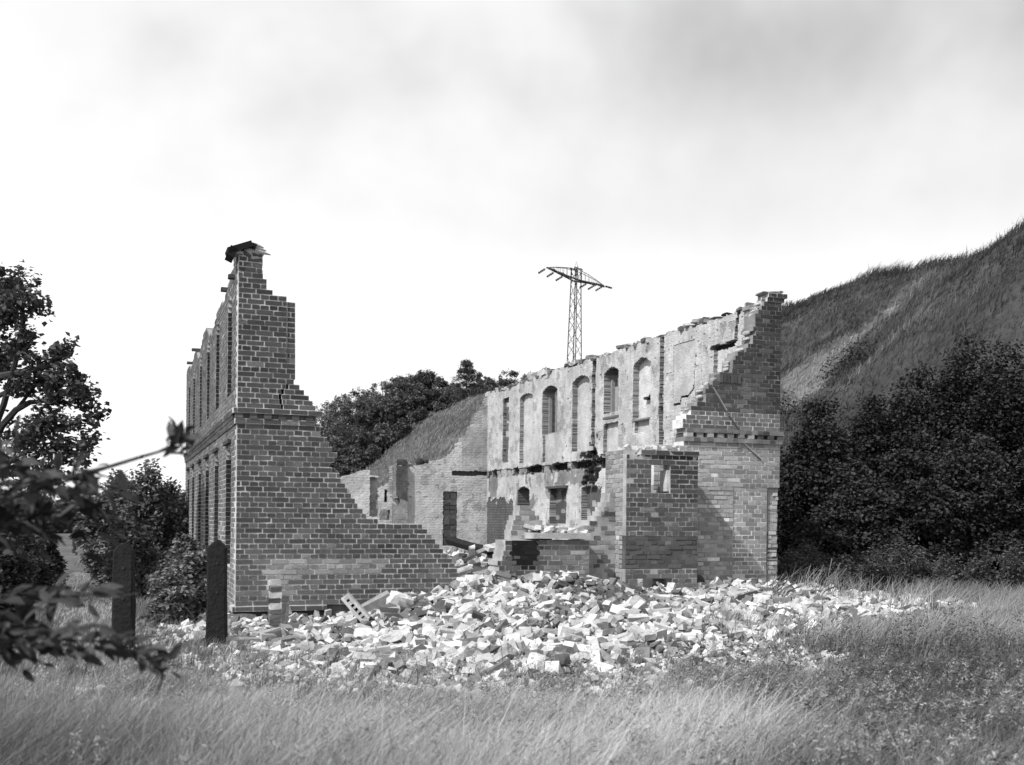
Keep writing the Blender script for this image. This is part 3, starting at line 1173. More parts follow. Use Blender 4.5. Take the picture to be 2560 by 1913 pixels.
zc_level = ZB + (K_COR + 1) * BC
kp = int((z_top_p - ZB) / BC)
for k in range(kp + 1):
    z0 = ZB + k * BC
    zc_ = z0 + BC / 2
    a0 = max(nearest(rez, reu, zc_), 6.9)
    if k in (K_COR, K_COR - 2):
        PW.course(k, z0, [(a0, UR + 0.05)], lambda a, z: 0.15 if a < 9.0 else 0.09, depth=-0.05, rough=0.6 if k == K_COR else 0.3, ctone=0.26)
        continue
    if k == K_COR - 1:
        PW.core.box(PW.pt((a0 + UR) / 2, 0.20, z0 + BC / 2 - JT / 2), PW.half((UR - a0) / 2, 0.16, BC / 2 - 0.0002), 0.10)
        for c in np.arange(a0 + 0.05, UR, 0.205):
            PW.bricks.append((c, z0 + BH / 2, 0.125, BH + .01, -0.035 + PW.rng.uniform(-.01, .02), 0.06, (0.30 if c < 9.0 else 0.10) * PW.rng.uniform(.7, 1.3), PW.rng.normal(0, .03)))
        continue
    if k >= kp - 1:
        PW.course(k, z0, [(a0, UR + 0.05 * (k - kp + 2))], pier_tone, depth=-0.02 * (k - kp + 2))
        continue
    if zc_ < zA:
        PW.course(k, z0, [(a0, uA)], pier_tone, ctone=0.40, rough=0.12)
        PW.course(k, z0, [(uA + 0.002, uB - 0.02)], pier_tone, depth=0.012, ctone=0.80)
        PW.course(k, z0, [(uB + 0.02, UR - 0.03 + 0.04 * PW.rng.random())], pier_tone, depth=0.05, rough=1.0, ctone=0.44)
        PW.core.box(PW.pt(uB, 0.25, z0 + BC / 2 - JT / 2), PW.half(0.03, 0.11, BC / 2 - .0002), 0.05)
    else:
        PW.course(k, z0, [(a0, UR)], pier_tone, ctone=0.27 if zc_ > z_dark else 0.78)
# broad soldier course lintel that sticks out of the broken edge
u0, zz0 = on_front(*z5(822, 1015), 0)
for i in range(6):
    PW.bricks.append((u0 + 0.03 + i * 0.072, zz0, 0.060, 0.15, -0.02, 0.10, 0.085 * PW.rng.uniform(.7, 1.2), 0))
PW.finish(300)
# flanks of the pier above the inner wall: rough whitish core
for i in range(26):
    rng = np.random.default_rng(900 + i)
    z = rng.uniform(z_dark, z_top_p - 0.15)
    u = nearest(rez, reu, z) - 0.03
    o = link('mortar_lump', stone_mesh('mortar_lump', rng.uniform((.02, .06, .015), (.045, .12, .035)), 910 + i, M_plaster, 0.25, 4, 0.5), rg)
    o.location = (u - RGO[0], 0.17, z)
for i, (du, dz, w, t) in enumerate(((-.13, .022, .11, .26), (.03, .032, .12, .15), (.12, .06, .05, .25))):
    o = link('coping_stone', stone_mesh('coping_stone', (w, 0.17, 0.026), 77 + i, M_stone, 0.22, 4, t), rg)
    o.location = (9.28 + du - RGO[0], 0.15, z_top_p + dz)
    o.rotation_euler = (0, .05 * i, .2 * i)
# slanting roof scar: strip of mortar where a lean-to roof met the wall
p0_, p1_ = on_front(*z5(760, 1110), -0.03), on_front(*z5(900, 1350), -0.03)
p2_, p3_ = on_front(*z5(925, 1400), -0.03), on_front(*z5(1105, 1660), -0.03)
p4_, p5_ = on_front(*z6(1895, 0), -0.03), on_front(*z6(2050, 140), -0.03)
for (qa, qb, tn) in ((p0_, p1_, 0.36), (p2_, p3_, 0.16), (p4_, p5_, 0.42)):
    s = Soup()
    a = math.atan2(qb[1] - qa[1], qb[0] - qa[0])
    ln_ = math.hypot(qb[0] - qa[0], qb[1] - qa[1])
    s.box(((qa[0] + qb[0]) / 2 - RGO[0], -0.012, (qa[1] + qb[1]) / 2), (ln_ / 2, 0.022, 0.008), tn, r=rot(0, -a, 0))
    s.build('flashing_strip', M_mortar, rg)

# ---- 5. the square brick oven block in front of it
blk = empty('brick_oven_block', L(6.64, -0.37, 0.3), TH, 'square dark brick oven block with a small opening near its top', 'oven block')
blk['kind'] = 'thing'
KO = (6.64, -0.37, 0.3)
BVF, BU0, BU1 = -0.80, 5.98, 7.30
bz_top = on_front(*z6(1300, 75), BVF)[1]
kk = int((bz_top - ZB) / BC)
KW = BrickWall(blk, KO, 'front', BVF, 0.24, 4, core_tone=0.46)
KS = BrickWall(blk, KO, 'side', BU0, 0.22, 5, core_tone=0.46)
hu0, hz1 = on_front(*z6(1250, 180), BVF)
hu1, hz0 = on_front(*z6(1383, 392), BVF)
mu0, mz1 = on_front(*z6(1150, 995), BVF)
mu1, mz0 = on_front(*z6(1400, 1090), BVF)
bs0, bs1 = on_front(*z6(1100, 950), BVF)[1], on_front(*z6(1100, 690), BVF)[1]


def block_tone(a, z):
    n = float(fbm(a * 2.2, z * 2.2, 79))
    t = 0.11 * (0.6 + 0.8 * n)
    if a > 6.75 and z > hz0 - 0.1:
        t *= 0.62
    if z > bz_top - 0.16:
        t *= 0.7
    if bs0 < z < bs1:
        t *= 0.85
    return t


for k in range(-1, kk + 1):
    z0 = ZB + k * BC
    zc_ = z0 + BC / 2
    iv = [(BU0, BU1)]
    if hz0 < zc_ < hz1:
        iv = [(BU0, hu0), (hu1, BU1)]
    if mz0 < zc_ < mz1:
        iv = [(BU0, mu0), (mu1, BU1)]
    if k == kk:
        iv = [(BU0 + 0.25, BU1)]
    KW.course(k + 1, z0, iv, block_tone, shift=BU0, depth=-0.03 if k == kk else 0.0, rough=0.25 if bs0 < zc_ < bs1 or k >= kk - 1 else 0.04,
              ctone=0.12 if bs0 < zc_ < bs1 else None)
    KS.course(k, z0, [(BVF + 0.12, -0.02)], lambda a, z: 0.25 * (0.7 + 0.6 * float(fbm(a * 2.2, z * 2.2, 78))))
    # right cheek of the block
    KW.core.box((BU1 - 0.11, BVF / 2 + 0.11, z0 + BC / 2 - JT / 2), (0.105, -BVF / 2 - 0.135, BC / 2 - .0002), 0.30)
KW.finish(220)
KS.bricks and KS.finish(60, 'side_brickwork')
s = Soup()
s.box((hu1 - 0.02 - KO[0], BVF + 0.14 - KO[1], (hz0 + hz1) / 2 - 0.02 - KO[2]), (0.03, 0.11, (hz1 - hz0) / 2 - 0.06), 0.55)
s.build('jamb', M_plaster, blk)

# ---- 6. low oven wall with a cap ledge and a soot mark
low = empty('low_brick_wall', L(4.9, -0.6, 0.3), TH, 'low brick wall with cap ledge and black soot mark beside the oven block', 'wall')
low['kind'] = 'thing'
LO = (4.9, -0.6, 0.3)
LVF = -0.83
lu0 = on_front(*z6(235, 800), LVF)[0]
lu1 = on_front(*z6(798, 800), LVF)[0]
lz1 = on_front(*z6(600, 700), LVF)[1]
lcap = on_front(*z6(380, 700), LVF)[0]
LW = BrickWall(low, LO, 'front', LVF, 0.45, 6, core_tone=0.46)
sx0, sx1 = on_front(*z6(232, 830), LVF)[0], on_front(*z6(425, 830), LVF)[0]
sz0_, sz1_ = on_front(*z6(330, 945), LVF)[1], on_front(*z6(330, 735), LVF)[1]


def low_tone(a, z):
    n = float(fbm(a * 2.5, z * 2.5, 80))
    d = (a - sx0) / (sx1 - sx0)
    w = (z - sz0_) / (sz1_ - sz0_)
    if d < 1 and w > 0.0 and d > 0.45 * (1 - w):
        return 0.018
    if d < 1.15 and w > -0.4:
        return 0.10
    return 0.19 * (0.7 + 0.6 * n)


kl = int((lz1 - ZB) / BC)
for k in range(-1, kl):
    z0 = ZB + k * BC
    st = lu0 - 0.5 * max(0, 1 - (k + 1) / (kl + 1)) - 0.10 * LW.rng.random()
    LW.course(k, z0, [(max(st, lu0 - 0.75), lu1)], low_tone, lead=0.42)
    LW.core.box(LW.pt((sx0 + sx1) / 2, FACE - 0.001, z0 + BC / 2 - JT / 2), LW.half((sx1 - sx0) / 2, 0.002, BC / 2 - .001), 0.02) if sz0_ + 0.05 < z0 < sz1_ else None
LW.finish(160)
stubw = BrickWall(low, LO, 'front', -0.50, 0.30, 9, core_tone=0.42)
for k in range(kl, kl + 7):
    t_ = (k - kl) / 7
    a0 = lu0 + 0.05 + 0.22 * t_ ** 1.5 + 0.05 * stubw.rng.random()
    a1 = lu0 + 0.78 - 0.42 * t_ + 0.07 * stubw.rng.random()
    stubw.course(k, ZB + k * BC, [(a0, a1)], lambda a, z: 0.21, rough=0.22, lead=0.28)
stubw.finish(20, 'stub_brickwork')
s = Soup()
s.box(((lcap + lu1) / 2 - LO[0], LVF + 0.20 - LO[1], lz1 + 0.0 - LO[2]), ((lu1 - lcap) / 2, 0.27, 0.045), 0.42, jit=0.01, rng=np.random.default_rng(2))
s.build('cap_ledge', M_plaster, low)
# rough sheared-off masonry between the low wall and the block
rag = BrickWall(low, LO, 'front', -0.42, 0.35, 7, core_tone=0.44)
for k in range(-1, int((2.15 - ZB) / BC)):
    z0 = ZB + k * BC
    zc_ = z0 + BC / 2
    a0 = np.interp(zc_, [0.3, 1.15, 1.5, 1.75, 2.15], [5.25, 5.22, 5.36, 5.70, 5.92])
    rag.course(k, z0, [(a0 + 0.05 * rag.rng.random(), 5.985)], lambda a, z: 0.20 if rag.rng.random() < .6 else 0.10, rough=0.42)
rag.finish(40, 'sheared_brickwork')

# ---- loose stones and tiles lying along the broken wall crowns
def put(name, me, p, r=(0, 0, 0), label=None, cat=None, group=None, tone=None):
    o = bpy.data.objects.new(name, me)
    COL.objects.link(o)
    o.location = tuple(float(c) for c in p)
    o.rotation_euler = r
    if tone is not None:
        o['tone'] = float(tone)
    if label:
        tag(o, label, cat, group)
    return o


rng = np.random.default_rng(33)
chunkM = [stone_mesh('chunk', (1, 1, 1), 500 + i, M_rubble, 0.20, 4) for i in range(10)]


def chunk(name, p, half, r, tone, label, cat, group=None, i=0):
    o = put(name, chunkM[i % 10], p, r, label, cat, group, tone)
    o.scale = tuple(float(h) for h in half)
    return o


for i, (x, w, h, t) in enumerate([(1290, .36, .09, .30), (1318, .30, .20, .34), (1345, .40, .16, .38), (1372, .36, .05, .16), (1395, .40, .05, .30), (1440, .26, .07, .16), (1462, .20, .14, .20),
                                  (1485, .40, .05, .26), (1500, .25, .06, .34), (1545, .30, .05, .10), (1565, .32, .06, .12), (1598, .40, .035, .30), (1648, .38, .05, .09), (1664, .20, .07, .25),
                                  (1700, .32, .05, .10), (1735, .24, .06, .10), (1775, .26, .035, .09), (1805, .32, .03, .08), (1852, .22, .05, .24), (1885, .24, .04, .12)]):
    v, z = rs((x, np.interp(x, [1222, 1330, 1450, 1548, 1656, 1745, 1842, 1905], [981, 940, 906, 872, 839, 809, 780, 737])))
    zt = float(np.interp(v, tpv, tpz))
    p = L(RU + 0.18, v, zt + h * 0.55 + 0.0)
    chunk('loose_stone', p, (0.15, w * 0.5, h * 0.72), (rng.normal(0, .1), rng.normal(0, .16), TH + rng.normal(0, .2)), t,
          'loose stone or tile piece lying on the crown of the pale limewashed wall', 'stone', 'loose stones on the pale wall crown', i)
for i, (x, y, w, h, t) in enumerate([(1008, 866, .34, .20, .05), (1018, 872, .2, .1, .2), (1052, 862, .22, .16, .04), (1066, 856, .20, .10, .05), (1028, 872, .3, .05, .25)]):
    x, y = z3((x - 800) / .3266, (y - 880 + 290) / .3266)
    u, z = on_front(x, y, BV)
    zt = float(np.interp(u, bu, bz))
    chunk('burnt_stone', L(u, BV + 0.12, zt + h * .4), (w * .5, .14, h * .7), (0.1 * i, .2 * i, .3 * i), t,
          'small dark burnt lump on the crown of the low back wall', 'stone', 'burnt lumps on the low back wall', i)
# tarred roof board caught on the tower
def z8(x, y): return (540 + x / 9.723, 590 + y / 9.723)


qa, qb = on_front(*z8(300, 300), -0.04), on_front(*z8(880, 130), -0.04)
rb = empty('roof_board', L(0.1, 0.1, qa[1]), 0, 'dark tarred roof board tilted on top of the tall gable tower', 'roof board')
a = math.atan2(qb[1] - qa[1], qb[0] - qa[0])
c = L((qa[0] + qb[0]) / 2, 0.13, (qa[1] + qb[1]) / 2 - 0.035)
s = Soup()
s.box(c - np.array(rb.location), (math.hypot(qb[0] - qa[0], qb[1] - qa[1]) / 2, 0.20, 0.045), 0.014, r=rot(0, 0, TH) @ rot(0, -a, 0))
s.build('board', M_slab, rb)
qc = on_front(*z8(395, 385), -0.03)
s = Soup()
s.box(L(qc[0], 0.12, qc[1]) - np.array(rb.location), (0.055, 0.19, 0.075), 0.014, r=rot(0, 0, TH) @ rot(0, 0.40, 0))
s.build('fascia_board', M_slab, rb)
qd = on_front(*z8(930, 225), -0.02)
s = Soup()
s.box(L(qd[0], 0.14, qd[1]) - np.array(rb.location), (0.035, 0.15, 0.035), 0.02, r=rot(0, 0, TH) @ rot(0, 0.3, 0))
s.build('board_end', M_slab, rb)
bt = empty('splintered_batten', L(1.1, .1, on_front(*z1(760, 235), 0)[1]), 0, 'thin pale splintered batten sticking out at right from the tower top', 'batten')
qa, qb = on_front(*z1(690, 212), -0.02), on_front(*z1(820, 250), -0.02)
s = Soup()
for j, (dz, l) in enumerate(((0, 1.0), (0.04, .72), (.075, .55))):
    p0 = L(qa[0], 0.03, qa[1] + dz)
    p1 = L(qa[0] + (qb[0] - qa[0]) * l, 0.03, qa[1] + dz + (qb[1] - qa[1]) * l)
    s.tube([p0 - np.array(bt.location), (p0 + p1) / 2 - np.array(bt.location), p1 - np.array(bt.location)], [0.035, 0.026, 0.008], 0.38)
s.build('splinters', M_wood, bt)

# ------------------------------------------------------------------ rubble
rng = np.random.default_rng(101)
pieces = []          # x, y, z, half sizes, euler, tone, kind
dark_c = [at(1470, 1520, 15.4), at(1600, 1510, 16.0), at(1010, 1540, 15.0), at(1530, 1560, 14.8)]


def rubble_at(x, y, lift, kind=None):
    z = float(ground_z(x, y)) + lift
    r = rng.random()
    u, v = loc_uv(x, y)
    tone = rng.choice([0.56, 0.48, 0.38, 0.27, 0.16, 0.64], p=[.22, .20, .19, .16, .13, .10]) * rng.uniform(.85, 1.12)
    for c in dark_c:
        if math.hypot(x - c[0], y - c[1]) < 0.7 and rng.random() < .65:
            tone = rng.uniform(.07, .16)
    if rng.random() < 0.10:
        tone = rng.uniform(.08, .15)
    eul = (rng.normal(0, .42), rng.normal(0, .42), rng.uniform(0, TAU))
    if kind is None:
        kind = 'brick' if r < .40 else ('half' if r < .68 else ('chunk' if r < .992 else 'block'))
    if kind == 'brick':
        h = np.array([.122, .058, .033])
        if rng.random() < .25:
            eul = (R(90) + rng.normal(0, .3), rng.normal(0, .3), eul[2])
    elif kind == 'half':
        h = np.array([rng.uniform(.035, .08), rng.uniform(.035, .058), rng.uniform(.022, .034)])
    elif kind == 'block':
        h = np.array([rng.uniform(.11, .17), rng.uniform(.08, .12), rng.uniform(.05, .09)])
    else:
        h = rng.uniform((.022, .02, .015), (.085, .075, .055))
    pieces.append((x, y, z, h, eul, tone, kind))


n_try = 0
while len(pieces) < 10000 and n_try < 130000:
    n_try += 1
    x = rng.uniform(-5.2, 9.2)
    yf = float(front_edge(x))
    u0_ = x
    y = rng.uniform(yf - 1.6, 19.0)
    u, v = loc_uv(x, y)
    lim = -0.02
    if 4.0 < u < 7.35:
        lim = -0.82
    if u < 0:
        lim = 1.0 + u * 2
    if u > 9.5:
        lim = 1.6
    if v > lim:
        continue
    s = y - yf
    dens = float(smooth(-1.6, 0.5, s)) ** 2
    if u > 9.4:
        dens *= float(smooth(14.5, 10.5, u))
    if u < -0.3:
        dens *= float(smooth(-1.6, -0.2, u))
    if rng.random() > dens:
        continue
    rubble_at(x, y, rng.uniform(-.03, .14) if s > 0.8 else rng.uniform(-.03, .05))
# inside the walls
for i in range(700):
    u, v = rng.uniform(3.0, 8.9), rng.uniform(0.5, 13)
    p = L(u, v)
    rubble_at(p[0], p[1], rng.uniform(0, .12) + 0.45 * float(np.exp(-((u - 5.0) / 1.0) ** 2 - ((v - 1.6) / 1.4) ** 2)))
# spilled bricks on top of the low wall
for i in range(30):
    u = rng.normal(4.75, .32)
    v = rng.uniform(-.75, -.1)
    top = lz1 + 0.03 + 0.12 * math.exp(-((u - 4.60) / .28) ** 2) * rng.random()
    if u < lu0 - .1 or u > 5.6:
        continue
    p = L(u, v, 0)
    rubble_at(p[0], p[1], 0, rng.choice(['brick', 'half', 'chunk']))
    q = list(pieces[-1])
    q[2] = top + 0.03
    pieces[-1] = tuple(q)
# masonry that slid off the broken end of the low wall
for i in range(70):
    u = lu0 - rng.uniform(-.05, .75)
    v = rng.uniform(-1.05, -.35)
    p = L(u, v, 0)
    rubble_at(p[0], p[1], 0, rng.choice(['half', 'chunk', 'brick']))
    q = list(pieces[-1])
    q[2] = max(q[2], .60 + .22 * (1 - (lu0 - u) / .8) + rng.uniform(-.14, .06))
    pieces[-1] = tuple(q)
# bits of plaster on the crown of the oven block
for i in range(26):
    u = rng.uniform(6.1, 7.25)
    p = L(u, BVF + rng.uniform(.08, .5), 0)
    rubble_at(p[0], p[1], 0, rng.choice(['chunk', 'half']))
    q = list(pieces[-1])
    q[2] = bz_top + rng.uniform(.0, .05)
    q[5] = 0.45
    pieces[-1] = tuple(q)
# stray pieces in the grass
for x, y, Y in [(205, 1718, 9.6), (220, 1722, 9.6), (250, 1714, 9.7), (335, 1757, 9.0), (355, 1760, 9.0), (1905, 1700, 10.0), (1640, 1690, 10.3), (2070, 1600, 12.2), (2300, 1560, 13.8), (2200, 1615, 12.0), (2430, 1530, 15.5),
                (2480, 1520, 16), (2540, 1535, 15.5), (1090, 1768, 9.4), (1110, 1772, 9.3), (700, 1740, 9.7), (2050, 1735, 9.6), (1380, 1725, 9.7), (1150, 1752, 9.5), (2100, 1450, 20)]:
    p = at(x, y, Y)
    rubble_at(p[0], p[1], 0.06, 'chunk')
    q = list(pieces[-1])
    q[5] = rng.uniform(.34, .5)
    q[3] = q[3] * .9
    pieces[-1] = tuple(q)

sizes = np.array([p[3][0] * p[3][1] + p[3][0] * p[3][2] for p in pieces])
X_ = np.array([p[0] for p in pieces])
Y_ = np.array([p[1] for p in pieces])
uu, vv = loc_uv(X_, Y_)
score = sizes / Y_ ** 2 * (np.abs(X_ / Y_) < .5) * ((vv < -0.05) | (np.array([p[2] for p in pieces]) > 1.3)) * (Y_ > front_edge(X_) + 0.4)
order = np.argsort(-score)
pick = set(order[:300].tolist())
brickM = []
for i in range(8):
    g = np.random.default_rng(700 + i)
    v = BOXV + g.uniform(-.17, .17, (8, 3))
    brickM.append(mesh_from('brick', v, BOXF, M_rubble))
cv = [np.array([w.co[:] for w in m.vertices]) for m in chunkM]
cf = [np.array([p.vertices[:] for p in m.polygons]) for m in chunkM]
sp = Soup()
for i, (x, y, z, h, e, t, kind) in enumerate(pieces):
    if i in pick:
        where = 'in the heap' if z < 1.3 else 'lying on the low oven wall'
        u, v = loc_uv(x, y)
        place = ('before the gable' if u < 3.4 else ('before the low wall' if u < 5.6 else ('before the oven block' if u < 7.5 else ('before the corner pier' if u < 9.4 else 'beyond the corner pier'))))
        tw = 'dark' if t < .18 else ('grey' if t < .33 else ('pale' if t < .47 else 'white'))
        kw = {'brick': 'whole brick', 'half': 'half brick', 'chunk': 'rubble lump', 'block': 'masonry block'}[kind]
        steep = math.acos(max(-1, min(1, math.cos(e[0]) * math.cos(e[1]))))
        how = 'lying flat' if steep < .33 else ('tilted' if steep < 1.0 else 'standing on edge')
        dy = y - float(front_edge(x))
        row = 'in the grassy fringe' if dy < .8 else ('near the heap front' if dy < 1.7 else ('halfway up the heap' if dy < 2.8 else 'high on the heap'))
        if z > 1.3:
            row, place = 'loose', 'on top of the low wall or oven block'
        lab = f'{tw} {kw} {how} {row} {place}'
        nm = {'brick': 'loose_brick', 'half': 'half_brick', 'chunk': 'rubble_lump', 'block': 'masonry_block'}[kind]
        ct = 'brick' if kind in ('brick', 'half') else 'rubble piece'
        me = brickM[i % 8] if kind in ('brick', 'half') else chunkM[i % 10]
        o = put(nm, me, (x, y, z + 0.03), e, lab, ct, f'{tw} {kw}s {how} {row} {place}', t)
        o.scale = tuple(float(q) for q in h)
    else:
        Rm = rot(*e)
        if kind in ('brick', 'half'):
            v = (BOXV + rng.uniform(-.18, .18, (8, 3))) * h
            sp.add(v @ Rm.T + np.array([x, y, z]), BOXF, t)
        else:
            j = i % 10
            sp.add((cv[j] * h) @ Rm.T + np.array([x, y, z]), cf[j], t)
# grit and small crumbs between the pieces
for i in range(16000):
    x = rng.uniform(-5, 9.0)
    yf = float(front_edge(x))
    y = rng.uniform(yf - .6, 18.8)
    u, v = loc_uv(x, y)
    if v > (-0.83 if 4.0 < u < 7.35 else -0.03) and u > -.1:
        continue
    h = rng.uniform(.010, .034, 3)
    sp.box((x, y, float(ground_z(x, y)) + .012 + rng.uniform(0, .10)), h, rng.choice([.55, .45, .3, .18]), r=rot(*rng.uniform(0, 3, 3)))
rub = sp.build('rubble', M_rubble, None, 'stuff')
rub['label'] = 'heap of broken bricks and mortar rubble spread before the ruin'

# distinctive pieces
def solid(name, p, h, e, tone, label, cat, mat=None, seed=0):
    g = np.random.default_rng(seed)
    v = BOXV * np.asarray(h) + g.uniform(-.012, .012, (8, 3))
    me = mesh_from(name, v, BOXF, mat or M_rubble, tone)
    return put(name, me, p, e, label, cat)


def masonry_piece(name, p, e, nu, nz, label, tones, seed, mort=0.5):
    """a lump of wall that stayed together: bricks in mortar"""
    root = empty(name, p, 0, label, 'masonry piece')
    root.rotation_euler = e
    g = np.random.default_rng(seed)
    s = Soup()
    s.box((0, 0, 0), (nu * .128, .115, nz * BC / 2 - .006), mort)
    s.build('mortar', M_mortar, root)
    for k in range(nz):
        for j in range(nu):
            me = mesh_from('brick', BOXV * np.array([.120, .122, .032]) + g.uniform(-.005, .005, (8, 3)), BOXF, M_brick)
            o = link('brick', me, root)
            o.location = ((j - (nu - 1) / 2) * .257 + (.03 if k % 2 else -.03), 0, (k - (nz - 1) / 2) * BC)
            o['tone'] = float(g.choice(tones))
    return root


p = at(975, 1535, 14.6)
masonry_piece('wall_lump', p, (0.1, 0.06, 0.2), 1, 3, 'dark three-course lump of brickwork standing in the heap before the gable', (.08, .10, .12), 1)
p = at(890, 1520, 14.7)
hb = empty('hollow_block', p, 0, 'pale hollow block with dark square holes, leaning in the heap before the gable', 'hollow block')
hb.rotation_euler = (0.15, R(48), 0.15)
s = Soup()
g0 = np.random.default_rng(3)
for yz in (-.047, .047):
    s.box((0, 0, yz), (.23, .075, .020), .5, jit=.010, rng=g0)
for j, (xx, ww) in enumerate(((-.20, .03), (-.11, .030), (-.02, .018), (.055, .018), (.125, .02), (.20, .03))):
    s.box((xx, 0, 0), (ww, .07, .034), .46, jit=.006, rng=g0)
s.box((0, .06, 0), (.2, .012, .030), .05)
s.build('shell', M_rubble, hb)
chunk('plaster_lump', at(1000, 1502, 15.0), (.20, .13, .11), (.3, .3, .5), .56, 'large white angular plaster lump at the heap top before the gable', 'plaster lump', None, 4)
solid('stone_slab', at(940, 1505, 15.2), (.22, .10, .05), (.2, -.5, .2), .26, 'grey slanting slab propped in the heap beside the hollow block', 'slab', seed=5)
solid('upright_block', at(1616, 1552, 13.9), (.085, .08, .16), (.05, .05, .3), .62, 'white upright block standing in the middle of the rubble heap', 'block', seed=6)
solid('dark_plate', at(1862, 1503, 16.2), (.27, .16, .02), (.5, -.25, .1), .03, 'thin dark plate lying tilted on the heap before the pier', 'plate', M_slab, 7)
solid('leaning_lath', at(1665, 1478, 16.6), (.20, .03, .015), (.2, .75, .1), .3, 'thin lath bent over the dark oven mouth', 'lath', M_wood, 8)
solid('long_slab', at(660, 1590, 13.6), (.22, .10, .05), (.15, -.2, .25), .30, 'long grey slab at the left end of the heap below the brick stub', 'slab', seed=9)
solid('pale_slab', at(1630, 1612, 12.7), (.17, .13, .05), (.75, .15, .4), .62, 'broad white slab facing up at the front edge of the heap', 'slab', seed=10)
solid('leaning_slab', at(1815, 1610, 12.9), (.22, .09, .04), (.3, -.8, .3), .6, 'white slab leaning in the grass at the right front of the heap', 'slab', seed=11)
chunk('stone_block', at(1268, 1502, 15.0), (.20, .15, .10), (.15, .2, .5), .42, 'big rounded pale masonry block at the heap crest before the low wall', 'block', None, 7)
# white stone in the grass at the left
chunk('white_stone', at(336, 1756, 9.0), (.085, .06, .035), (0, .1, .2), .62, 'lone white stone in the grass at lower left', 'stone', None, 3)

# brick stub beside the gable
pa = at(686, 1590, 14.7)
stub = empty('brick_stub', (pa[0], pa[1], pa[2]), TH, 'narrow stub of stacked half bricks standing before the gable', 'brick stub')
g = np.random.default_rng(8)
for k, t in enumerate((.09, .12, .10, .15, .11, .5, .07, .52, .10, .44)):
    me = mesh_from('brick', BOXV * np.array([.078, .11, .032 if k not in (5, 7) else .05]) + g.uniform(-.006, .006, (8, 3)), BOXF, M_rubble)
    o = link('brick', me, stub)
    o.location = (g.normal(0, .008), 0, .035 + k * .079)
    o['tone'] = t
s = Soup()
s.box((0, 0, .4), (.070, .10, .395), .4)
s.build('mortar', M_mortar, stub)
pb = at(712, 1530, 15.1)
solid('grey_slat', (pb[0], pb[1], pb[2]), (.055, .03, .24), (0.04, .02, TH), .15, 'grey upright slat leaning on the gable beside the brick stub', 'slat', M_stone, 13)

# fallen charred beam inside the ruin
a_, b_ = at(1122, 1350, 20.6), at(1238, 1377, 19.4)
mid = (a_ + b_) / 2
beam = empty('charred_beam', mid, 0, 'thick charred beam lying over the rubble inside the ruin', 'beam')
s = Soup()
tt = np.linspace(0, 1, 9)[:, None]
pts = a_ + (b_ - a_) * tt + np.array([0, 0, 1]) * (-.03 * np.sin(tt * 3.1))
s.tube(pts - mid, [.085, .10, .098, .10, .094, .09, .088, .085, .07], .022, 6)
s.build('trunk', M_char, beam)

# ------------------------------------------------------------------ gate posts
def post(name, x0, x1, ytop, Y, label, rnd):
    xm = (x0 + x1) / 2
    p = at(xm, ytop, Y)
    gz_ = float(ground_z(p[0], p[1])) - .05
    w = (x1 - x0) / F * Y / 2
    hgt = p[2] - gz_
    root = empty(name, (p[0], p[1], gz_), R(8), label, 'post', 'old timber posts')
    g = np.random.default_rng(int(x0))
    lv = [0, .25, .5, .75, .90, 1.0]
    V_, F_ = [], []
    n = 8
    for i, l in enumerate(lv):
        z = l * hgt
        sc_ = [1.10, 1.04, 1.0, 1.0, 1.0, .42 if rnd else .10][i]
        zt = z if i < 5 else hgt
        if i == 4:
            zt = hgt - w * (.75 if rnd else .85)
        if i == 3:
            zt = (hgt - w) * .72
        sx = sc_
        sy = 1.0 if i < 5 else .95
        for (cx, cy) in [(-1, -.86), (-.86, -1), (.86, -1), (1, -.86), (1, .86), (.86, 1), (-.86, 1), (-1, .86)]:
            V_.append((cx * w * sx + g.normal(0, .004), cy * w * .85 * sy + g.normal(0, .004), zt + g.normal(0, .004)))
    for i in range(len(lv) - 1):
        for j in range(n):
            k = (j + 1) % n
            F_.append([i * n + j, i * n + k, (i + 1) * n + k, (i + 1) * n + j])
    b0 = (len(lv) - 1) * n
    F_ += [[b0 + 7, b0, b0 + 1, b0 + 2], [b0 + 2, b0 + 3, b0 + 6, b0 + 7], [b0 + 3, b0 + 4, b0 + 5, b0 + 6]]
    link('timber', mesh_from('timber', np.array(V_), np.array(F_), M_bark, .020), root)
    s = Soup()
    for zz in (.55, .8):
        s.tube([(w * .1, -w * .84, hgt * zz), (w * .1, -w * .95, hgt * zz)], .018, .02)
    s.build('bolt', M_iron, root)
    return root


post('timber_post', 287, 335, 1359, 12.2, 'dark timber post with rounded top standing in the meadow at left', True)
post('timber_post', 521, 567, 1350, 12.9, 'dark timber post with pointed top right in front of the gable corner', False)

# ------------------------------------------------------------------ pylon
PY = 150.0
pt_ = at(1441, 655, PY)
pbx = at(1433, 905, PY)
base_z = 9.0
pyl = empty('power_pylon', (pbx[0], PY, base_z), 0, 'steel lattice power pylon with two long cross arms, behind the pale wall', 'pylon')
H = pt_[2] - base_z
dirA = np.array([9.0, 11.0, 0]) / math.hypot(9, 11)
dirB = np.array([-dirA[1], dirA[0], 0])


def hw(z):
    return 1.02 - 0.56 * z / H


def corner(i, z):
    s = [(-1, -1), (1, -1), (1, 1), (-1, 1)][i]
    lean = np.array([(pt_[0] - pbx[0]) * z / H, 0, 0])
    return (dirA * s[0] + dirB * s[1]) * hw(z) + np.array([0, 0, z]) + lean


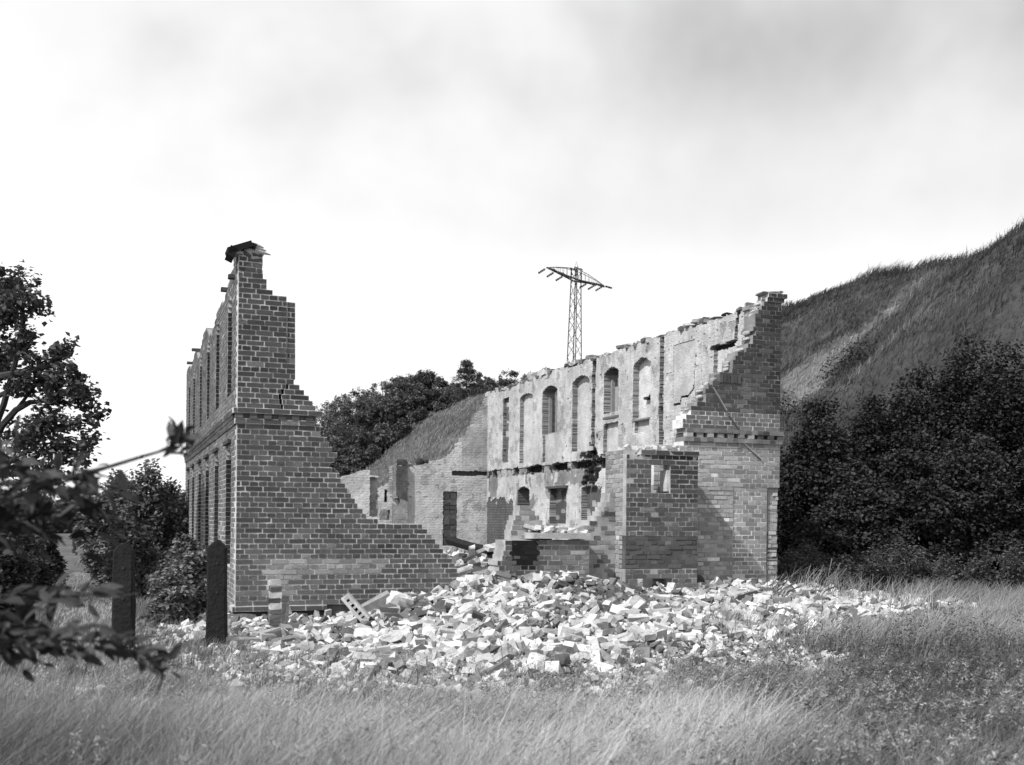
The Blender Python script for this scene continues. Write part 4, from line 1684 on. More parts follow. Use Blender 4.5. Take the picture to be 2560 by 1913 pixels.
for i in range(4):
    s = Soup()
    s.tube([corner(i, 0), corner(i, H * .5), corner(i, H * .97)], .085, .045, 4)
    s.build('leg', M_iron, pyl)
lat = Soup()
npan = 16
for f in range(4):
    for k in range(npan):
        za, zb = H * .95 * k / npan, H * .95 * (k + 1) / npan
        i, j = f, (f + 1) % 4
        lat.tube([corner(i if k % 2 == 0 else j, za), corner(j if k % 2 == 0 else i, zb)], .045, .045, 4)
        if f in (0, 2):
            lat.tube([corner(j, za), corner(i, (za + zb) / 2)], .026, .06, 4)
lat.build('lattice', M_iron, pyl, 'stuff')
zc0, zc1, ztop = H - 2.7, H - 1.75, H
lean = np.array([(pt_[0] - pbx[0]), 0, 0])
half = 7.0
for s_ in (-1, 1):
    s = Soup()
    tip = dirA * half * s_ + np.array([0, 0, zc0 + .55]) + lean
    for sb in (-1, 1):
        s.tube([dirB * .46 * sb + np.array([0, 0, zc0]) + lean, tip], .12, .03, 4)
        up = [dirB * .4 * sb + np.array([0, 0, zc1 + .6]) + lean]
        for q in (.35, .7, 1.0):
            up.append(dirA * half * s_ * q + np.array([0, 0, zc1 + .6 + (zc0 + .55 - zc1 - .6) * q ** 1.6]) + lean + dirB * .4 * sb * (1 - q))
        s.tube(up, .05, .05, 4)
        for q in np.linspace(.12, .9, 7):
            pa_ = dirA * half * s_ * q + np.array([0, 0, zc0 + .55 * q]) + lean + dirB * .46 * sb * (1 - q)
            pb_ = dirA * half * s_ * q + np.array([0, 0, zc1 + .6 + (zc0 + .55 - zc1 - .6) * q ** 1.6]) + lean + dirB * .4 * sb * (1 - q)
            s.tube([pa_, pb_], .03, .07, 4)
    s.build('cross_arm', M_iron, pyl)
    for q in (.42, .72, 1.0):
        for sb in (-1, 1):
            st = dirA * half * s_ * q + np.array([0, 0, zc0 + .5 * q]) + lean
            en = st + dirB * 1.5 * sb + np.array([0, 0, -.55])
            s = Soup()
            for j in range(4):
                a = st + (en - st) * (.25 + j * .2)
                s.tube([a, a + (en - st) * .10], .16, .03)
            s.tube([st, en], .03, .05, 4)
            s.build('insulator', M_iron, pyl)
s = Soup()
for sa in (-1, 1):
    for sb in (-1, 1):
        s.tube([dirA * .45 * sa + dirB * .45 * sb + np.array([0, 0, H - 1.9]) + lean, dirA * .95 * sa + dirB * .4 * sb + np.array([0, 0, H - 1.0]) + lean, dirA * .95 * -sa + dirB * .4 * sb + np.array([0, 0, H - 1.0]) + lean], .09, .04, 4)
s.tube([np.array([-.3, 0, H - 1.0]) + lean, np.array([0, 0, H + .05]) + lean, np.array([.3, 0, H - 1.0]) + lean], .05, .05, 4)
s.build('peak', M_iron, pyl)

# ------------------------------------------------------------------ foliage
def leaf_cloud(centres, per, clump, size, rng, tone, aspect=1.5, droop=0.2, tvar=.45):
    """small folded leaves gathered in clumps: vertices, quads, tones"""
    m = len(centres)
    c = np.repeat(centres, per, axis=0)
    n = len(c)
    d = rng.normal(0, 1, (n, 3))
    p = c + d * (np.asarray(clump) * .55)
    # leaf frame
    ax = rng.normal(0, 1, (n, 3))
    ax[:, 2] = ax[:, 2] * .5 - droop
    ax /= np.linalg.norm(ax, axis=1)[:, None]
    nr = rng.normal(0, .55, (n, 3)) + np.array([0, 0, .9])
    sd = np.cross(ax, nr)
    sd /= np.linalg.norm(sd, axis=1)[:, None] + 1e-9
    nn = np.cross(sd, ax)
    L_ = size * rng.uniform(.65, 1.35, n)[:, None]
    W = L_ / aspect / 2
    v = np.stack([p, p + ax * L_ * .45 + sd * W + nn * W * .35, p + ax * L_, p + ax * L_ * .45 - sd * W + nn * W * .35], 1)
    f = np.arange(n * 4).reshape(n, 4)
    ct = np.repeat(rng.uniform(1 - tvar, 1 + tvar, m), per)
    t = tone * ct * rng.uniform(.7, 1.35, n)
    return v.reshape(-1, 3), f, t


def lobe_centres(lobes, n, rng, hollow=.45):
    w = np.array([l[3] * l[4] * l[5] for l in lobes]) ** .67
    k = rng.choice(len(lobes), n, p=w / w.sum())
    d = rng.normal(0, 1, (n, 3))
    d /= np.linalg.norm(d, axis=1)[:, None]
    r = hollow + (1 - hollow) * rng.random(n) ** .6
    L_ = np.array(lobes)
    return L_[k, :3] + d * L_[k, 3:6] * r[:, None]


def tree(name, base, lobes, nclump, per, clump, leaf, tone, label, cat='tree', group=None, seed=0, trunk=(.12, .05), limbs=6, aspect=1.5, hollow=.45, ttone=.05, flat=None):
    """lobes are relative to the base: (x, y, z, rx, ry, rz)"""
    g = np.random.default_rng(seed)
    root = empty(name, base, 0, label, cat, group)
    c = lobe_centres(lobes, nclump, g, hollow)
    v, f, t = leaf_cloud(c, per, clump, leaf, g, tone, aspect)
    link('crown', mesh_from('crown', v, f, M_leaf, t), root)
    s = Soup()
    top = max(lobes, key=lambda l: l[2])
    tp_ = np.array([top[0] * .8, top[1] * .8, top[2]])
    k = np.linspace(0, 1, 6)[:, None]
    pts = tp_ * k + np.array([g.normal(0, .06), g.normal(0, .06), 0]) * np.sin(k * 5) * tp_[2] * .2
    s.tube(pts, np.linspace(trunk[0], trunk[1], 6), ttone)
    for i in range(limbs):
        l = lobes[g.integers(len(lobes))]
        q = g.uniform(.2, .75)
        a = tp_ * q
        e = np.array(l[:3]) + g.normal(0, .5, 3) * np.array(l[3:6])
        m_ = (a + e) / 2 + np.array([0, 0, .12 * np.linalg.norm(e - a)])
        s.tube([a, m_, e], [trunk[0] * .5, trunk[0] * .35, trunk[0] * .12], ttone)
    s.build('trunk', M_bark, root)
    return root


def rel(px, py, Y, base):
    return at(px, py, Y) - np.asarray(base)


# far trees on the end of the bank
def hillpoint(u, v):
    p = L(u, v)
    return np.array([p[0], p[1], float(hill_h(u, v)) if u > 12 else float(base_ground(p[0], p[1]))])


far = [  # pixel x, pixel y of the top, v, kind
    (800, 1012, 108, 0), (835, 1030, 104, 1), (850, 1000, 116, 0), (900, 985, 116, 1), (925, 965, 112, 0), (965, 955, 118, 1), (1005, 945, 112, 2), (1045, 930, 114, 2), (1090, 972, 116, 1),
    (1125, 945, 112, 0), (1215, 930, 114, 0), (1250, 928, 120, 1), (1300, 945, 125, 0), (1350, 935, 128, 1), (1390, 925, 130, 0),
    (860, 1090, 99, 1), (905, 1080, 99, 0), (960, 1060, 100, 1), (1010, 1050, 101, 0), (1060, 1020, 102, 1), (1110, 1005, 103, 0), (820, 1120, 98, 0), (880, 1145, 97, 1), (1170, 985, 106, 1),
    (930, 1115, 97, 0), (1200, 975, 106, 0), (1030, 975, 106, 1), (1065, 962, 107, 0), (1100, 975, 107, 1), (1000, 990, 105, 1), (1140, 965, 108, 1), (950, 985, 108, 0), (1185, 955, 112, 1)]
names = ['broad dark tree in the wood on the far bank end', 'bushy rounded tree in the wood on the far bank end', 'tall open-crowned tree above the wood on the far bank']
for i, (x, y, v, kd) in enumerate(far):
    d = ray(x, y)
    e = np.array([0, 0, EYE]) - O
    t = (v - e @ V) / (d @ V)
    p = np.array([0, 0, EYE]) + d * t
    u, _ = loc_uv(p[0], p[1])
    gz_ = float(hill_h(u, v)) if u > 12 else 0.0
    hgt = float(np.clip(p[2] - gz_, 2.5, 11))
    base = (p[0], p[1], p[2] - hgt)
    g = np.random.default_rng(1200 + i)
    lab = names[kd] + (' at its left end' if x < 920 else (' in its middle' if x < 1090 else ' near the pale wall'))
    w = hgt * (.42 if kd != 1 else .50)
    if kd == 2:
        lobes = [(g.normal(0, .4) * w, g.normal(0, .3) * w, hgt * q, w * r, w * r, hgt * .11) for q, r in ((.42, .5), (.62, .75), (.78, .85), (.9, .55))] + [(-.6 * w, 0, hgt * .74, w * .5, w * .5, hgt * .10), (.65 * w, 0, hgt * .7, w * .5, w * .5, hgt * .1)]
    else:
        lobes = [(g.normal(0, .35) * w, g.normal(0, .35) * w, hgt * q, w * r, w * r, hgt * .2) for q, r in ((.25, .9), (.45, 1.0), (.65, .8), (.82, .5))] + [(g.normal(0, .7) * w, g.normal(0, .5) * w, hgt * g.uniform(.3, .7), w * .5, w * .5, hgt * .15) for _ in range(3)]
    tree('broadleaf_tree', base, lobes, 230, 40, hgt * .05, .24, .125, lab, 'tree', lab.replace('tree ', 'trees '), 1300 + i, (hgt * .025, .05), 5, 1.3)
# the conifer
p = at(1167, 896, 121)
hgt = 9.5
root = empty('spruce_tree', (p[0], p[1], p[2] - hgt), 0, 'pointed dark spruce standing above the wood on the far bank', 'tree')
g = np.random.default_rng(5)
cs = []
for k in range(420):
    q = min(.995, (int(g.random() ** .8 * 11) + g.uniform(0, .45)) / 11)
    r = (1 - q) ** .85 * 4.2 * g.uniform(.15, 1.1) + .08
    a = g.uniform(0, TAU)
    cs.append((math.cos(a) * r, math.sin(a) * r, hgt * (.12 + .88 * q) - .16 * r))
v, f, t = leaf_cloud(np.array(cs), 22, .26, .30, g, .085, 3.0)
link('crown', mesh_from('crown', v, f, M_leaf, t), root)
s = Soup()
s.tube([(0, 0, 0), (0, 0, hgt * .5), (0, 0, hgt)], [.2, .12, .03], .05)
s.build('trunk', M_bark, root)

# background greenery at the left behind the meadow path
left_bg = [  # px, ptop, pbottom, Y, half width px, tone, label, name
    (405, 1175, 1400, 27, 75, .050, 'tall leafy bush growing against the far end of the brick side wall', 'bush'),
    (300, 1190, 1400, 34, 75, .055, 'spreading tree behind the meadow, left of the side wall', 'tree'),
    (275, 1255, 1420, 24, 60, .060, 'grey-green willow bush at the edge of the meadow path', 'bush'),
    (350, 1300, 1450, 21, 62, .052, 'dense bush beside the side wall behind the first post', 'bush'),
    (465, 1350, 1550, 16.6, 60, .055, 'leafy elder bush at the foot of the side wall between the posts', 'bush'),
    (430, 1440, 1590, 14.9, 55, .050, 'low dark bush in the grass between the two posts', 'bush'),
    (60, 1320, 1470, 20, 60, .022, 'dark shrub under the big tree at the left edge', 'shrub'),
    (120, 1345, 1450, 24, 26, .030, 'dark shrub left of the meadow path', 'shrub'),
    (-40, 1330, 1560, 15, 85, .020, 'dark shrub cut by the left picture edge', 'shrub'),
]
for i, (px, y0, y1, Y, hwp, tn, lab, nm) in enumerate(left_bg):
    a, b_ = at(px, y0, Y), at(px, y1, Y)
    base = np.array([a[0], Y, min(b_[2], float(ground_z(a[0], Y)) + .05)])
    hgt = a[2] - base[2]
    w = hwp / F * Y
    g = np.random.default_rng(1500 + i)
    lobes = [(g.normal(0, .25) * w, g.normal(0, .25) * w, hgt * q, w * r, w * r, hgt * .22) for q, r in ((.22, .95), (.45, 1.0), (.66, .8), (.82, .5))] + \
            [(g.uniform(-.9, .9) * w, g.uniform(-.6, .4) * w, hgt * g.uniform(.3, .75), w * .45, w * .45, hgt * .16) for _ in range(4)]
    tree('leafy_bush' if nm != 'tree' else 'spreading_tree', base, lobes, 330, 34, hgt * .065, .04 + .0030 * Y, tn * 2.9, lab, nm, None, 1600 + i, (.05, .02), 7, 1.7)
# distant wood that closes the valley
for i, (x, y, Y) in enumerate([(120, 1235, 90), (180, 1250, 110), (235, 1245, 95), (330, 1230, 100), (40, 1225, 85), (-60, 1215, 80), (-160, 1220, 90), (430, 1235, 105), (520, 1225, 120), (620, 1220, 130), (720, 1200, 130)]):
    a = at(x, y, Y)
    hgt = a[2] + .3
    g = np.random.default_rng(1700 + i)
    w = hgt * .7
    lobes = [(g.normal(0, .4) * w, g.normal(0, .4) * w, hgt * q, w * r, w * r, hgt * .2) for q, r in ((.3, 1.1), (.5, 1.0), (.75, .7))]
    tree('distant_tree', (a[0], Y, -.3), lobes, 160, 30, .5, .42, .12, 'hazy round tree closing the valley beyond the meadow', 'tree', 'trees closing the valley', 1750 + i, (.2, .1), 3)
# young tree like a lollipop beside the path
a, b_ = at(182, 1318, 42), at(186, 1358, 42)
tree('young_tree', (b_[0], 42, b_[2] - .4), [(0, 0, a[2] - b_[2] + .4, .13, .13, .13)], 30, 16, .10, .12, .03, 'tiny round-headed young tree beside the far meadow path', 'tree', None, 3, (.09, .07), 1)

# the big tree at the left
TB = np.array([-12.2, 20.0, -.1])
lob = []
for (x, y, rx, ry, Y) in [(20, 700, 60, 38, 19.5), (60, 760, 58, 34, 19.2), (15, 800, 45, 40, 20), (-40, 730, 60, 90, 20), (55, 850, 40, 30, 19.5), (20, 900, 60, 45, 20), (150, 870, 28, 26, 19), (115, 905, 48, 34, 19.3), (170, 940, 46, 34, 19), (205, 985, 36, 30, 18.8),
                          (140, 985, 50, 40, 19.2), (70, 950, 60, 40, 19.5), (235, 1030, 26, 18, 18.6), (190, 1050, 46, 26, 18.8), (210, 1100, 34, 26, 18.6), (120, 1060, 50, 24, 19), (60, 1080, 50, 30, 19.5), (130, 1110, 60, 28, 19), (40, 1140, 60, 40, 19.5), (160, 1150, 50, 30, 19),
                          (-80, 900, 90, 160, 20.5), (-80, 1100, 90, 110, 20.5), (90, 1190, 60, 30, 19.3), (215, 1135, 26, 22, 18.6)]:
    c = rel(x, y, Y, TB)
    lob.append((c[0], c[1], c[2], rx / F * Y, rx / F * Y * 1.1, ry / F * Y))
big = tree('alder_tree', TB, lob, 560, 26, .14, .105, .080, 'tall dark broadleaf tree with an open ragged crown at the left edge', 'tree', None, 77, (.22, .05), 4, 1.25, .25)
s = Soup()
for pl, r0 in (([(-120, 1250), (-40, 1150), (5, 1065), (40, 1025), (75, 1006), (110, 1003), (135, 1012)], .085), ([(-60, 1190), (10, 1010), (40, 900), (60, 800), (50, 720)], .07), ([(40, 1025), (100, 950), (150, 880)], .035), ([(110, 1003), (170, 1010), (225, 1030)], .025)):
    pts = [rel(x, y, 19.4, TB) for x, y in pl]
    s.tube(pts, np.linspace(r0, r0 * .35, len(pts)), .035)
s.build('limb', M_bark, big)

# the dark thicket at the right
TH_ = [  # px, ptop, Y, half width px, label
    (2040, 1030, 25, 110, 'dark rounded bush right behind the brick corner pier'),
    (2170, 1010, 27, 110, 'dark bush in the middle of the thicket under the bank'),
    (2290, 940, 27, 120, 'taller dark bush of the thicket with a ragged top'),
    (2420, 868, 27, 125, 'tallest dark bush of the thicket under the bank'),
    (2560, 880, 26, 130, 'tall dark bush cut by the right picture edge'),
    (2120, 1160, 23.5, 105, 'low front bush of the thicket nearest to the pier'),
    (2270, 1130, 23.5, 115, 'broad front bush of the thicket with lit leaf tips'),
    (2440, 1090, 24, 125, 'large front bush at the right of the thicket'),
    (2590, 1120, 23.5, 105, 'low front bush at the right picture edge'),
]
for i, (px, y0, Y, hwp, lab) in enumerate(TH_):
    a = at(px, y0, Y)
    gz_ = float(ground_z(a[0], Y))
    base = np.array([a[0], Y, gz_ - .1])
    hgt = a[2] - base[2]
    w = hwp / F * Y
    g = np.random.default_rng(1800 + i)
    lobes = [(g.normal(0, .15) * w, g.normal(0, .2) * w, hgt * q, w * r, w * r * .9, hgt * .2) for q, r in ((.18, 1.0), (.36, 1.1), (.55, 1.0), (.70, .8), (.84, .5))] + \
            [(g.uniform(-.9, .9) * w, g.uniform(-.8, .2) * w, hgt * g.uniform(.25, .8), w * .4, w * .4, hgt * .13) for _ in range(5)]
    tree('thicket_bush', base, lobes, 900, 40, hgt * .04, .092, [.044, .036, .050, .040, .034, .055, .042, .050, .038][i], lab, 'bush', None, 1900 + i, (.10, .03), 6, 1.25, .5)
# lighter weeds at its foot
g = np.random.default_rng(61)
for i in range(16):
    x = [1975, 2005, 2040, 2080, 2110, 2150, 2190, 2235, 2260, 2300, 2340, 2380, 2420, 2470, 2510, 2555][i]
    Y = g.uniform(19.8, 21.5)
    yt = [1385, 1360, 1380, 1400, 1395, 1385, 1370, 1350, 1355, 1375, 1390, 1400, 1405, 1400, 1385, 1370][i]
    a = at(x, yt, Y)
    base = np.array([a[0], Y, float(ground_z(a[0], Y))])
    hgt = max(a[2] - base[2], .4)
    lobes = [(g.normal(0, .1), g.normal(0, .1), hgt * q, .34 * r, .3 * r, hgt * .2) for q, r in ((.25, 1.1), (.5, 1.0), (.75, .7), (.92, .35))]
    tree('nettle_clump', base, lobes, 110, 18, .09, .07, .085, 'grey nettle clump ' + ('beside the corner pier' if x < 2090 else ('under the middle of the thicket' if x < 2330 else 'under the tallest thicket bushes')), 'weed', 'nettle clumps ' + ('beside the corner pier' if x < 2090 else ('under the middle of the thicket' if x < 2330 else 'under the tallest thicket bushes')), 2000 + i, (.02, .008), 5, 2.4)

# ------------------------------------------------------------------ grass
def blades(n, xy, hgt, wid, tone, rng, lean=(.35, .1), curl=.5, zf=ground_z):
    """bent grass blades as two tapering quads each"""
    X, Y = xy
    n = len(X)
    Z = zf(X, Y) - .02
    h = hgt * rng.uniform(.45, 1.25, n)
    az = rng.uniform(0, TAU, n)
    bx = np.cos(az) * wid / 2
    by = np.sin(az) * wid / 2
    wind = .55 + .9 * fbm(X * .45, Y * .45, 121)
    lx = h * (lean[0] * wind + rng.normal(0, .34, n))
    ly = h * (lean[1] + rng.normal(0, .34, n))
    P0 = np.stack([X, Y, Z], 1)
    P1 = P0 + np.stack([lx * .32, ly * .32, h * .58], 1)
    P2 = P0 + np.stack([lx, ly, h * (1.0 - .12 * curl)], 1)
    w = np.stack([bx, by, np.zeros(n)], 1)
    v = np.stack([P0 - w, P0 + w, P1 + w * .8, P1 - w * .8, P2 + w * .15, P2 - w * .15], 1).reshape(-1, 3)
    i = np.arange(n)[:, None] * 6
    f = np.concatenate([i + np.array([[0, 1, 2, 3]]), i + np.array([[3, 2, 4, 5]])], 1).reshape(-1, 4)
    return v, f, np.repeat(tone, 2)


def grass_obj(name, parts, label, mat=M_grass):
    vs, fs, ts, n = [], [], [], 0
    for v, f, t in parts:
        vs.append(v)
        fs.append(f + n)
        ts.append(t)
        n += len(v)
    o = link(name, mesh_from(name, np.concatenate(vs), np.concatenate(fs), mat, np.concatenate(ts)), None, 'stuff')
    o['label'] = label
    return o


g = np.random.default_rng(90)


def scatter(n, y0, y1, xl, xr, pw=1.0):
    """points in a wedge of ground in front of the camera"""
    Y = y0 + (y1 - y0) * g.random(n * 2) ** pw
    Y = np.sort(Y)
    keep = g.random(n * 2) < (Y / y1)
    Y = Y[keep][:n] if keep.sum() > n else Y[keep]
    g.shuffle(Y)
    return Y * g.uniform(xl, xr, len(Y)), Y


def weedy(X, Y):
    """1 where leafy dark weeds grow (lower right), 0 in the dry hay"""
    return smooth(.14, .46, X / Y + .75 * (fbm(X * .7, Y * .7, 95) - .5)) * smooth(15.0, 12.0, Y)


X, Y = scatter(235000, 4.3, 13.8, -.62, .72)
yf = front_edge(X)
wd = weedy(X, Y)
leftdark = smooth(-.25, -.45, X / Y)  # shade at the left, painted into the blade tone
keep = g.random(len(X)) < (1 - .93 * smooth(-.3, 1.3, Y - yf)) * (1 - .25 * wd)
X, Y, wd, leftdark = X[keep], Y[keep], wd[keep], leftdark[keep]
pat = fbm(X * .9, Y * .9, 97)
h = np.interp(Y, [4.3, 6.5, 8.5, 10.5, 13], [.52, .44, .25, .15, .14]) * (.30 + 1.35 * fbm(X * .7, Y * .7, 96)) * np.where(g.random(len(X)) < .04, 1.5, 1.0)
h = h * (1 - .35 * smooth(-1.2, .8, Y - front_edge(X)))
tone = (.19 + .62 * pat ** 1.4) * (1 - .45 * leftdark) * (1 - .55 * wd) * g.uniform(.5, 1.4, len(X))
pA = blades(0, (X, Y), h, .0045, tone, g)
# tussocks: blades that fan out of one root
nt_ = 620
ty = 4.8 + 8.0 * g.random(nt_) ** .9
tx = ty * g.uniform(-.52, .56, nt_)
kt = (g.random(nt_) < .35 + .65 * weedy(tx, ty)) & (ty < front_edge(tx) + np.where(g.random(nt_) < .3, 1.2, -.2))
tx, ty = tx[kt], ty[kt]
nb = 70
X2, Y2 = np.repeat(tx, nb) + g.normal(0, .05, len(tx) * nb), np.repeat(ty, nb) + g.normal(0, .05, len(tx) * nb)
wt = np.repeat(weedy(tx, ty), nb)
t2 = np.repeat(g.uniform(.10, .34, len(tx)), nb) * (1 - .35 * wt) * g.uniform(.6, 1.35, len(X2))
h2 = np.repeat(np.interp(ty, [4.8, 8, 12], [.50, .36, .24]) * g.uniform(.7, 1.2, len(tx)), nb)
pT = blades(0, (X2, Y2), h2, .0055, t2, g, lean=(.40, -.05), curl=1.6)
# dark coarse clumps at the lower right and taller tufts along the foot of the heap
cx_, cy_, ch_, ct_ = [], [], [], []
for i in range(230):
    if i < 130:
        y0_ = 5.0 + 6.5 * g.random()
        x0_ = y0_ * g.uniform(.20, .56)
        hh_, tt_ = g.uniform(.30, .55) * (1.15 - .06 * y0_), g.uniform(.045, .13)
    else:
        x0_ = g.uniform(-4.2, 7.5)
        y0_ = float(front_edge(x0_)) + g.uniform(-.5, 1.1)
        hh_, tt_ = g.uniform(.14, .30), g.uniform(.12, .32)
    m_ = 110
    cx_.append(x0_ + g.normal(0, .10, m_)); cy_.append(y0_ + g.normal(0, .10, m_))
    ch_.append(np.full(m_, hh_)); ct_.append(tt_ * g.uniform(.5, 1.6, m_))
pU = blades(0, (np.concatenate(cx_), np.concatenate(cy_)), np.concatenate(ch_), .007, np.concatenate(ct_), g, lean=(.35, -.1), curl=2.2)
# left meadow and path
X, Y = scatter(42000, 11.0, 34, -.60, -.22)
u, v = loc_uv(X, Y)
keep = u < -.12
X, Y = X[keep], Y[keep]
pathd = np.abs(X / Y + .405)
h = np.where(pathd < .03, .10, .24) * (.7 + .6 * fbm(X * .6, Y * .6, 98))
tone = (.17 + .18 * fbm(X * .7, Y * .7, 99)) * np.where(pathd < .035, 1.5, .85) * g.uniform(.6, 1.3, len(X))
pB = blades(0, (X, Y), h, .013, tone, g, lean=(.25, 0))
# right field behind the rubble
X, Y = scatter(60000, 12.5, 22.5, .18, .80)
u, v = loc_uv(X, Y)
keep = ~((u < 9.6) & (v > -3.5)) & (g.random(len(X)) < np.where((Y > front_edge(X)) & (u < 12) & (v < 1.2), .14, 1.0))
X, Y = X[keep], Y[keep]
h = .30 + .32 * fbm(X * .5, Y * .5, 101)
tone = (.20 + .22 * fbm(X * .6, Y * .6, 102)) * g.uniform(.55, 1.3, len(X))
pC = blades(0, (X, Y), h, .012, tone, g)
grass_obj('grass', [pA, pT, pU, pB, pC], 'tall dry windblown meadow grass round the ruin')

# grass on the bank
n = 130000
hu_, hv_ = 12.5 + 28 * g.random(n), -14 + 52 * g.random(n) ** 1.2
cl = fbm(hu_ * .5, hv_ * .5, 103)
keep = g.random(n) < .35 + .9 * cl
hu_, hv_, cl = hu_[keep], hv_[keep], cl[keep]
P = O[None, :] + hu_[:, None] * U + hv_[:, None] * V
crest = smooth(33, 37, hu_)
h = .18 + .34 * fbm(hu_ * .35, hv_ * .35, 104) + .40 * crest * g.random(len(hu_))
tone = (.022 + .125 * fbm(hu_ * .45, hv_ * .45, 105) ** 1.5 + .22 * streak(hu_, hv_)) * g.uniform(.55, 1.4, len(hu_))
hz = hill_h(hu_, hv_)
hb1 = blades(0, (P[:, 0], P[:, 1]), h, np.interp(hv_, [-14, 2, 15], [.014, .018, .036])[:, None].ravel(), tone, g, lean=(.45, .1), zf=lambda a, b: hz)
n = 26000
hu_, hv_ = 12.5 + 27 * g.random(n), 40 + 65 * g.random(n)
P = O[None, :] + hu_[:, None] * U + hv_[:, None] * V
hz2 = hill_h(hu_, hv_)
tone = (.16 + .11 * fbm(hu_ * .3, hv_ * .3, 106)) * g.uniform(.6, 1.3, n)
hb2 = blades(0, (P[:, 0], P[:, 1]), np.full(n, .45), .08, tone, g, lean=(.4, .1), zf=lambda a, b: hz2)
hu_, hv_ = 15 + 20 * g.random(1500), -6 + 44 * g.random(1500)
kp_ = (fbm(hu_ * .25, hv_ * .25, 141) > .50) & (hu_ < 27) & (hv_ < 22)
hu_, hv_ = hu_[kp_], hv_[kp_]
P = O[None, :] + hu_[:, None] * U + hv_[:, None] * V
P[:, 2] = hill_h(hu_, hv_) + .22
hb3 = leaf_cloud(P, 55, .55, .13, g, .045, 1.8)
grass_obj('bank_grass', [hb1, hb2, hb3], 'rough grass covering the long bank')

# leafy weeds in the lower right and scattered through the hay
cs = []
for i in range(800):
    Y = 4.8 + 9.2 * g.random() ** .8
    X = Y * g.uniform(-.1, .56)
    if g.random() > float(weedy(X, Y)) * .85 + .02:
        continue
    z = float(ground_z(X, Y))
    hh = g.uniform(.2, .62)
    for q in np.linspace(.25, 1, 4):
        cs.append((X + .35 * hh * q + g.normal(0, .05), Y + g.normal(0, .05), z + hh * q))
# pale seed heads on thin stalks
qx, qy = scatter(900, 4.8, 11.5, -.5, .55)
qz = ground_z(qx, qy)
qh = np.interp(qy, [4.8, 8, 11.5], [.62, .48, .34]) * g.uniform(.7, 1.2, len(qx))
hd_ = np.stack([qx + .42 * qh, qy, qz + qh * .86], 1)
v3 = leaf_cloud(np.concatenate([hd_, hd_ + np.array([.018, 0, .035]), hd_ - np.array([.018, 0, .035])]), 9, .020, .030, g, .32, 3.4, -.5, .3)
v4 = blades(0, (qx, qy), qh, .0035, np.full(len(qx), .26), g, lean=(.42, 0))
grass_obj('seed_heads', [v3, v4], 'pale seed heads nodding over the hay')
v1 = leaf_cloud(np.array(cs), 16, .075, .042, g, .11, 3.0, .1, .6)
sx, sy = scatter(170, 5, 12, -.5, .55)
v2 = blades(0, (sx, sy), np.full(len(sx), .62), .006, np.full(len(sx), .09), g, lean=(.42, .1))
grass_obj('weeds', [v1, v2], 'leafy weeds and dark stalks standing in the hay', M_leaf)
# a few reed stalks right of the pier
for i, (x, y, Y, hh) in enumerate([(2085, 1430, 18.0, .75), (2050, 1455, 17.6, .5), (1945, 1440, 16.6, .55), (1960, 1452, 16.6, .45), (1930, 1450, 16.7, .5)]):
    a = at(x, y, Y)
    z = float(ground_z(a[0], Y))
    rt = empty('grass_stalk', (a[0] - .1, Y, z), 0, 'tall seeding grass stalk rising behind the heap beside the pier', 'plant', 'tall stalks beside the pier')
    s = Soup()
    for j in range(4):
        e = np.array([.10 + .09 * j, g.normal(0, .08), max(hh, a[2] - z) * (1 - .1 * j)])
        s.tube([np.zeros(3), e * .55 + np.array([-.03, 0, .05]), e], [.010, .008, .012], .17, 4)
    s.build('stem', M_grass, rt)

# ------------------------------------------------------------------ sapling branches close to the camera
SB = np.array([-2.75, 3.9, 0.0])
sap = empty('hazel_sapling', SB, 0, 'dark leafy sapling at the left edge reaching branches into the view', 'sapling')
s = Soup()
s.tube([(0, 0, -.05), (.05, 0, .8), (.0, .05, 1.6), (-.1, 0, 2.6)], [.035, .03, .022, .01], .03)
s.build('trunk', M_bark, sap)
g = np.random.default_rng(13)


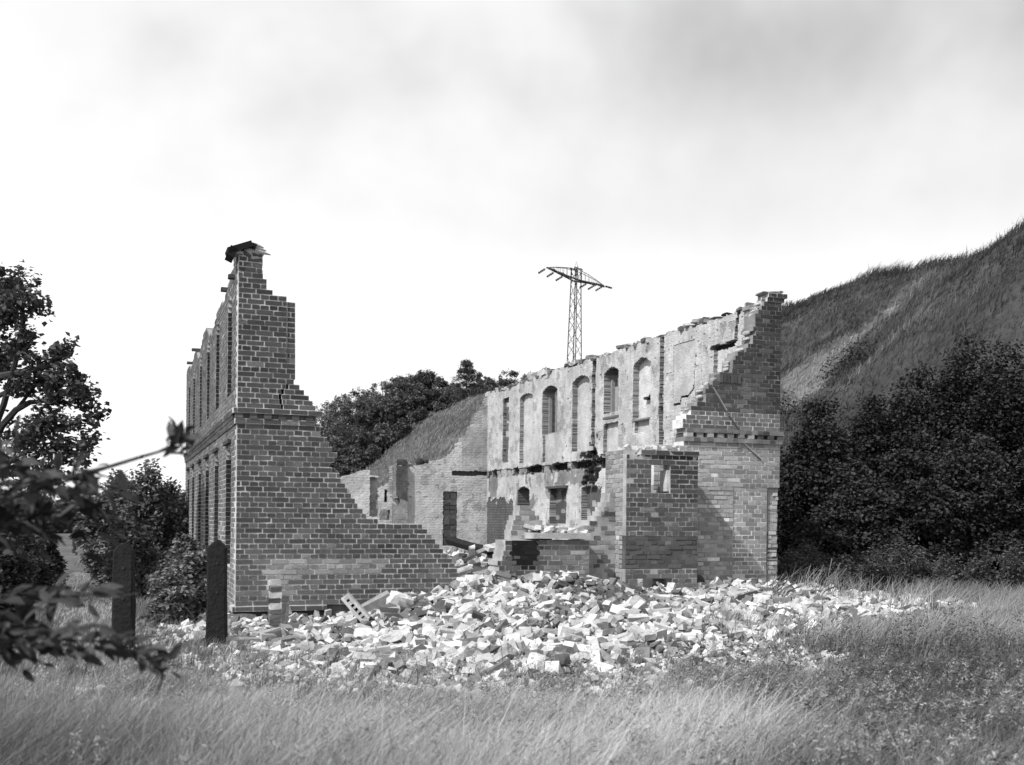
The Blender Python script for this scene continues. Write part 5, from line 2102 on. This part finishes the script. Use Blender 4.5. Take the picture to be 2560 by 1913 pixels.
def branch(pl, Ys, r0, nleaf, ls, spread, tone, tip_leaves=True, frac=(0.0, 1.0), asp=2.3):
    pts = np.array([rel(x, y, Y_, SB) for (x, y), Y_ in zip(pl, Ys)])
    st = np.array([0, 0, max(.2, pts[0][2] - .45)])
    allp = np.vstack([st[None], pts])
    b = Soup()
    b.tube(allp, np.linspace(r0 * 1.5, r0 * .4, len(allp)), .05)
    bo = b.build('branch', M_bark, sap)
    seg = np.linalg.norm(np.diff(pts, axis=0), axis=1)
    cum = np.concatenate([[0], np.cumsum(seg)])
    tq = g.uniform(frac[0], frac[1], nleaf) * cum[-1]
    base = np.stack([np.interp(tq, cum, pts[:, k]) for k in range(3)], 1)
    d = pts[-1] - pts[0]
    d /= np.linalg.norm(d)
    ax = d[None] * .8 + g.normal(0, .55, (nleaf, 3)) + np.array([0, 0, -.04])
    ax /= np.linalg.norm(ax, axis=1)[:, None]
    base = base + g.normal(0, 1, (nleaf, 3)) * spread
    nr = g.normal(0, .5, (nleaf, 3)) + np.array([0, -.2, 1.0])
    sd = np.cross(ax, nr)
    sd /= np.linalg.norm(sd, axis=1)[:, None]
    nn = np.cross(sd, ax)
    L_ = ls * g.uniform(.6, 1.3, nleaf)[:, None]
    W = L_ / asp / 2
    v = np.stack([base, base + ax * L_ * .3 + sd * W * .85 + nn * W * .3, base + ax * L_ * .65 + sd * W * .8 + nn * W * .2, base + ax * L_ - nn * W * .5,
                  base + ax * L_ * .65 - sd * W * .8 + nn * W * .2, base + ax * L_ * .3 - sd * W * .85 + nn * W * .3, base + ax * L_ * .5 - nn * W * .05], 1)
    i = np.arange(nleaf)[:, None] * 7
    f = np.concatenate([i + np.array([[0, 1, 2, 6]]), i + np.array([[6, 2, 3, 4]]), i + np.array([[0, 6, 4, 5]])], 1).reshape(-1, 4)
    t = np.repeat(tone * 1.5 * g.uniform(.4, 1.9, nleaf), 3)
    link('leaves', mesh_from('leaves', v.reshape(-1, 3), f, M_leaf, t), bo, 'stuff')


branch([(-60, 1215), (80, 1205), (180, 1190), (270, 1168), (350, 1143), (410, 1126), (452, 1098)], [3.7, 3.65, 3.6, 3.6, 3.6, 3.6, 3.6], .008, 46, .085, .026, .040, frac=(0, .55))
branch([(395, 1130), (430, 1112), (462, 1092)], [3.6, 3.6, 3.6], .004, 26, .075, .022, .045, frac=(.35, 1.0))
branch([(-60, 1210), (0, 1170), (35, 1148), (75, 1125)], [3.6, 3.6, 3.6, 3.6], .007, 22, .10, .045, .05)
branch([(-80, 1260), (60, 1235), (160, 1228), (250, 1240), (300, 1225)], [3.9] * 5, .006, 85, .088, .055, .042)
branch([(-80, 1320), (20, 1310), (70, 1325), (100, 1340)], [3.9] * 4, .006, 60, .085, .065, .026)
branch([(-80, 1250), (40, 1270), (130, 1280), (230, 1300)], [4.0] * 4, .006, 90, .09, .045, .032)
branch([(-60, 1480), (60, 1495), (150, 1490), (230, 1485), (300, 1492), (345, 1482)], [3.7] * 6, .004, 38, .085, .018, .035, frac=(.1, .8))
branch([(-60, 1590), (60, 1592), (170, 1600), (270, 1605), (340, 1630), (405, 1665)], [3.5] * 6, .006, 150, .072, .026, .040)
branch([(-60, 1610), (0, 1612), (40, 1622)], [3.5] * 3, .005, 22, .10, .035, .03)
branch([(-60, 1540), (0, 1530), (50, 1560), (80, 1600)], [3.6] * 4, .005, 30, .10, .06, .02)
